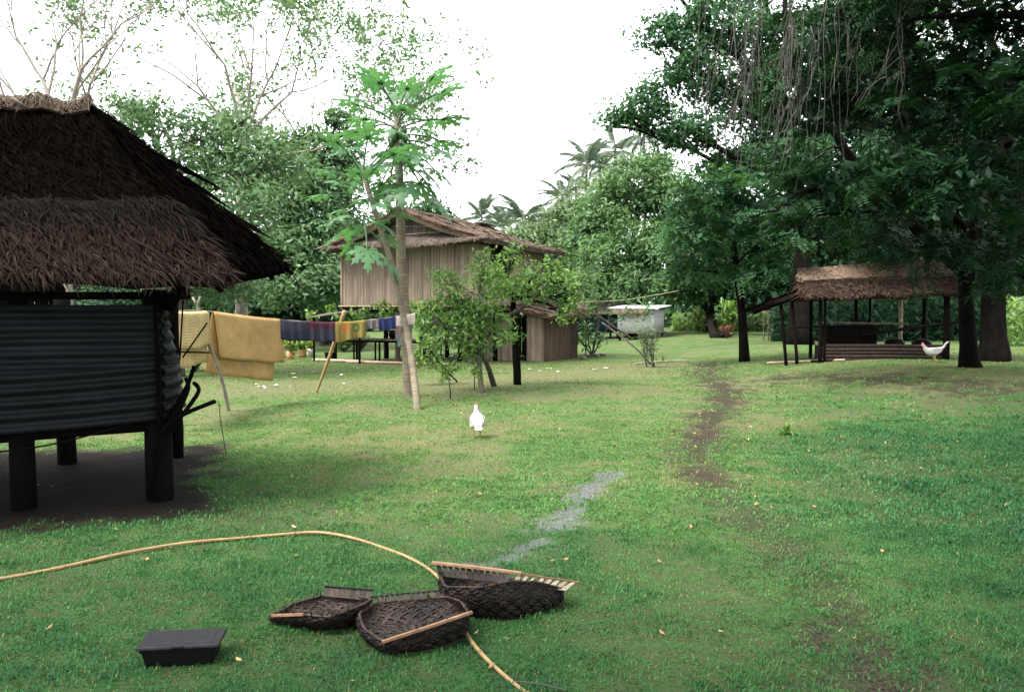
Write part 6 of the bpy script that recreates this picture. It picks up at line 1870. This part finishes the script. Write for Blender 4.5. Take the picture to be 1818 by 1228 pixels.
# rear basket
basket('rearmost palm basket leaning beside the others, its long brown rib pointing right',
    [at(780, 1020, 4.84), at(790, 1042, 4.62), at(850, 1044, 4.50), at(905, 1032, 4.56), at(960, 1034, 4.64), at(1000, 1047, 4.72), at(985, 1040, 4.95), at(920, 1030, 5.05), at(840, 1016, 5.02)],
    [gp(800, 1070), gp(812, 1086), gp(850, 1096), gp(905, 1096), gp(955, 1088), gp(985, 1076), gp(975, 1066), gp(920, 1062), gp(840, 1060)],
    [([at(767, 998, 4.86), at(850, 1007, 4.76), at(925, 1017, 4.72)], .030, .012, 'rachis'), ([at(925, 1019, 4.74), at(1028, 1034, 4.86)], .014, .012, 'rachis')],
    [(at(772, 1000, 4.855), at(905, 1016, 4.73), at(778, 1022, 4.83), at(905, 1036, 4.56), 12, 'basket', .62), (at(915, 1019, 4.74), at(1026, 1034, 4.855), at(905, 1036, 4.58), at(1002, 1048, 4.70), 8, 'stick_pale', .38)])

# ------------------------------------------------------------------ black box with a lid
bb = gp(325, 1168)
bx = thing('lidded_box', 'black plastic box with overhanging grey-black lid on the foreground grass', 'box', bb)
rz = .13
def BX(x, y, z): return bb + Vector((x * math.cos(rz) - y * math.sin(rz), x * math.sin(rz) + y * math.cos(rz), z))
def tap(w0, d0, z0, w1, d1, z1): return [BX(-w0, -d0, z0), BX(w0, -d0, z0), BX(w0, d0, z0), BX(-w0, d0, z0)], [BX(-w1, -d1, z1), BX(w1, -d1, z1), BX(w1, d1, z1), BX(-w1, d1, z1)]
mb = MB(); mb.hexa(*tap(.150, .085, -.01, .168, .098, .085), .5); o = mb.build('body', M['plastic_black'], bx); o.modifiers.new('bev', 'BEVEL').width = .012; o.modifiers['bev'].segments = 3
mb = MB(); mb.hexa(*tap(.171, .101, .070, .173, .103, .082), .5); o = mb.build('rim', M['plastic_black'], bx); o.modifiers.new('bev', 'BEVEL').width = .003
mb = MB(); mb.hexa(*tap(.188, .112, .0865, .184, .108, .102), .5); lid = mb.build('lid', M['plastic_lid'], bx); lid.modifiers.new('bev', 'BEVEL').width = .006; lid.modifiers['bev'].segments = 3
mb = MB(); mb.hexa(*tap(.150, .082, .1, .146, .078, .106), .5); o = mb.build('raised_panel', M['plastic_lid'], lid); o.modifiers.new('bev', 'BEVEL').width = .004
mb = MB(); mb.box(BX(.0, -.1095, .095), (.055, .016, .012), rz); o = mb.build('latch', M['plastic_black'], bx); o.modifiers.new('bev', 'BEVEL').width = .003

# ------------------------------------------------------------------ long bent cane on the grass
CP = [(-260, 1085), (-120, 1055), (0, 1031), (100, 1011), (220, 986), (330, 968), (430, 957), (500, 951), (562, 949), (620, 957), (680, 974), (730, 995), (772, 1024), (800, 1060), (815, 1098), (828, 1130), (858, 1170), (900, 1206), (938, 1236), (975, 1265)]
pts = []
for i, p in enumerate(CP):
    g = gp(*p); pts.append(g + Vector((0, 0, .014 + .006 * math.sin(i * 1.7))))
pts = curve_pts(pts, 8)
cane = thing('long_cane', 'long bent tan cane curving across the grass around the baskets', 'cane', pts[0])
mb = MB(); mb.tube(pts, [.0115 * (1 + .10 * (i % 8 == 0)) * (1.1 - .3 * i / len(pts)) for i in range(len(pts))], 8)
mb.build('shaft', M['cane'], cane, True)
for i in range(8, len(pts) - 4, 17):
    d = (pts[i + 1] - pts[i]).normalized() * .006
    mb = MB(); mb.tube([pts[i] - d, pts[i] + d], .0135, 8); mb.build('node', M['rachis'], cane, True)
a, b = gp(905, 1213), gp(1010, 1231)
mb = MB(); mb.tube(curve_pts([a + Vector((0, 0, .012)), a.lerp(b, .5) + Vector((0, 0, .022)), b + Vector((0, 0, .012))]), .004, 5)
tag(mb.build('thin_twig', M['bark_twig'], None, True, origin=a), 'thin dry twig lying right of the cane end in the foreground', 'twig')

# ------------------------------------------------------------------ litter on the lawn
def flake(p, s, mat, name):
    a = R.uniform(0, 6.28)
    d = Vector((math.cos(a), math.sin(a), 0)); e = Vector((-math.sin(a), math.cos(a), 0))
    mb = MB()
    g = [[p + d * (s * (i - 1.5) / 1.5 * .5) + e * (s * (j - 1) * .32 * (1 - .25 * abs(i - 1.5))) + Vector((0, 0, .025 + .3 * s * R.random() * .5)) for j in range(3)] for i in range(4)]
    mb.sheet(g, .003, R.random())
    return mb.build(name, mat, None, origin=p)
for px, py in ((463, 688), (456, 684), (470, 690), (521, 665), (523, 672), (490, 686), (556, 662), (636, 655), (610, 683), (606, 667), (940, 657), (958, 660), (975, 656), (990, 661), (1058, 658), (1075, 655)):
    tag(flake(gp(px, py), R.uniform(.10, .18), M['scrap'], 'paper_scrap'), 'pale scrap lying on the worn grass before the bamboo house', 'scrap', 'pale scraps on the worn grass')
P, T, A = [], [], []
n = 800
y = np.sqrt(NR.uniform(9, 26 ** 2, n)); x = NR.uniform(-1, 1, n) * (y * .62 + 1)
C = np.stack([x, y, gz_np(x, y) + .028], -1)
V, T = leaf_faces(C, unit(NR.normal(0, .3, C.shape) + np.array([0, 0, 1.])), .045, 0., wid=.5)
o = np_mesh('leaf_litter', V, T, np.repeat(NR.random(n), 4), M['dry_leaf'])
tag(o, 'small dry brown leaves scattered over the lawn', 'leaf litter', kind='stuff')
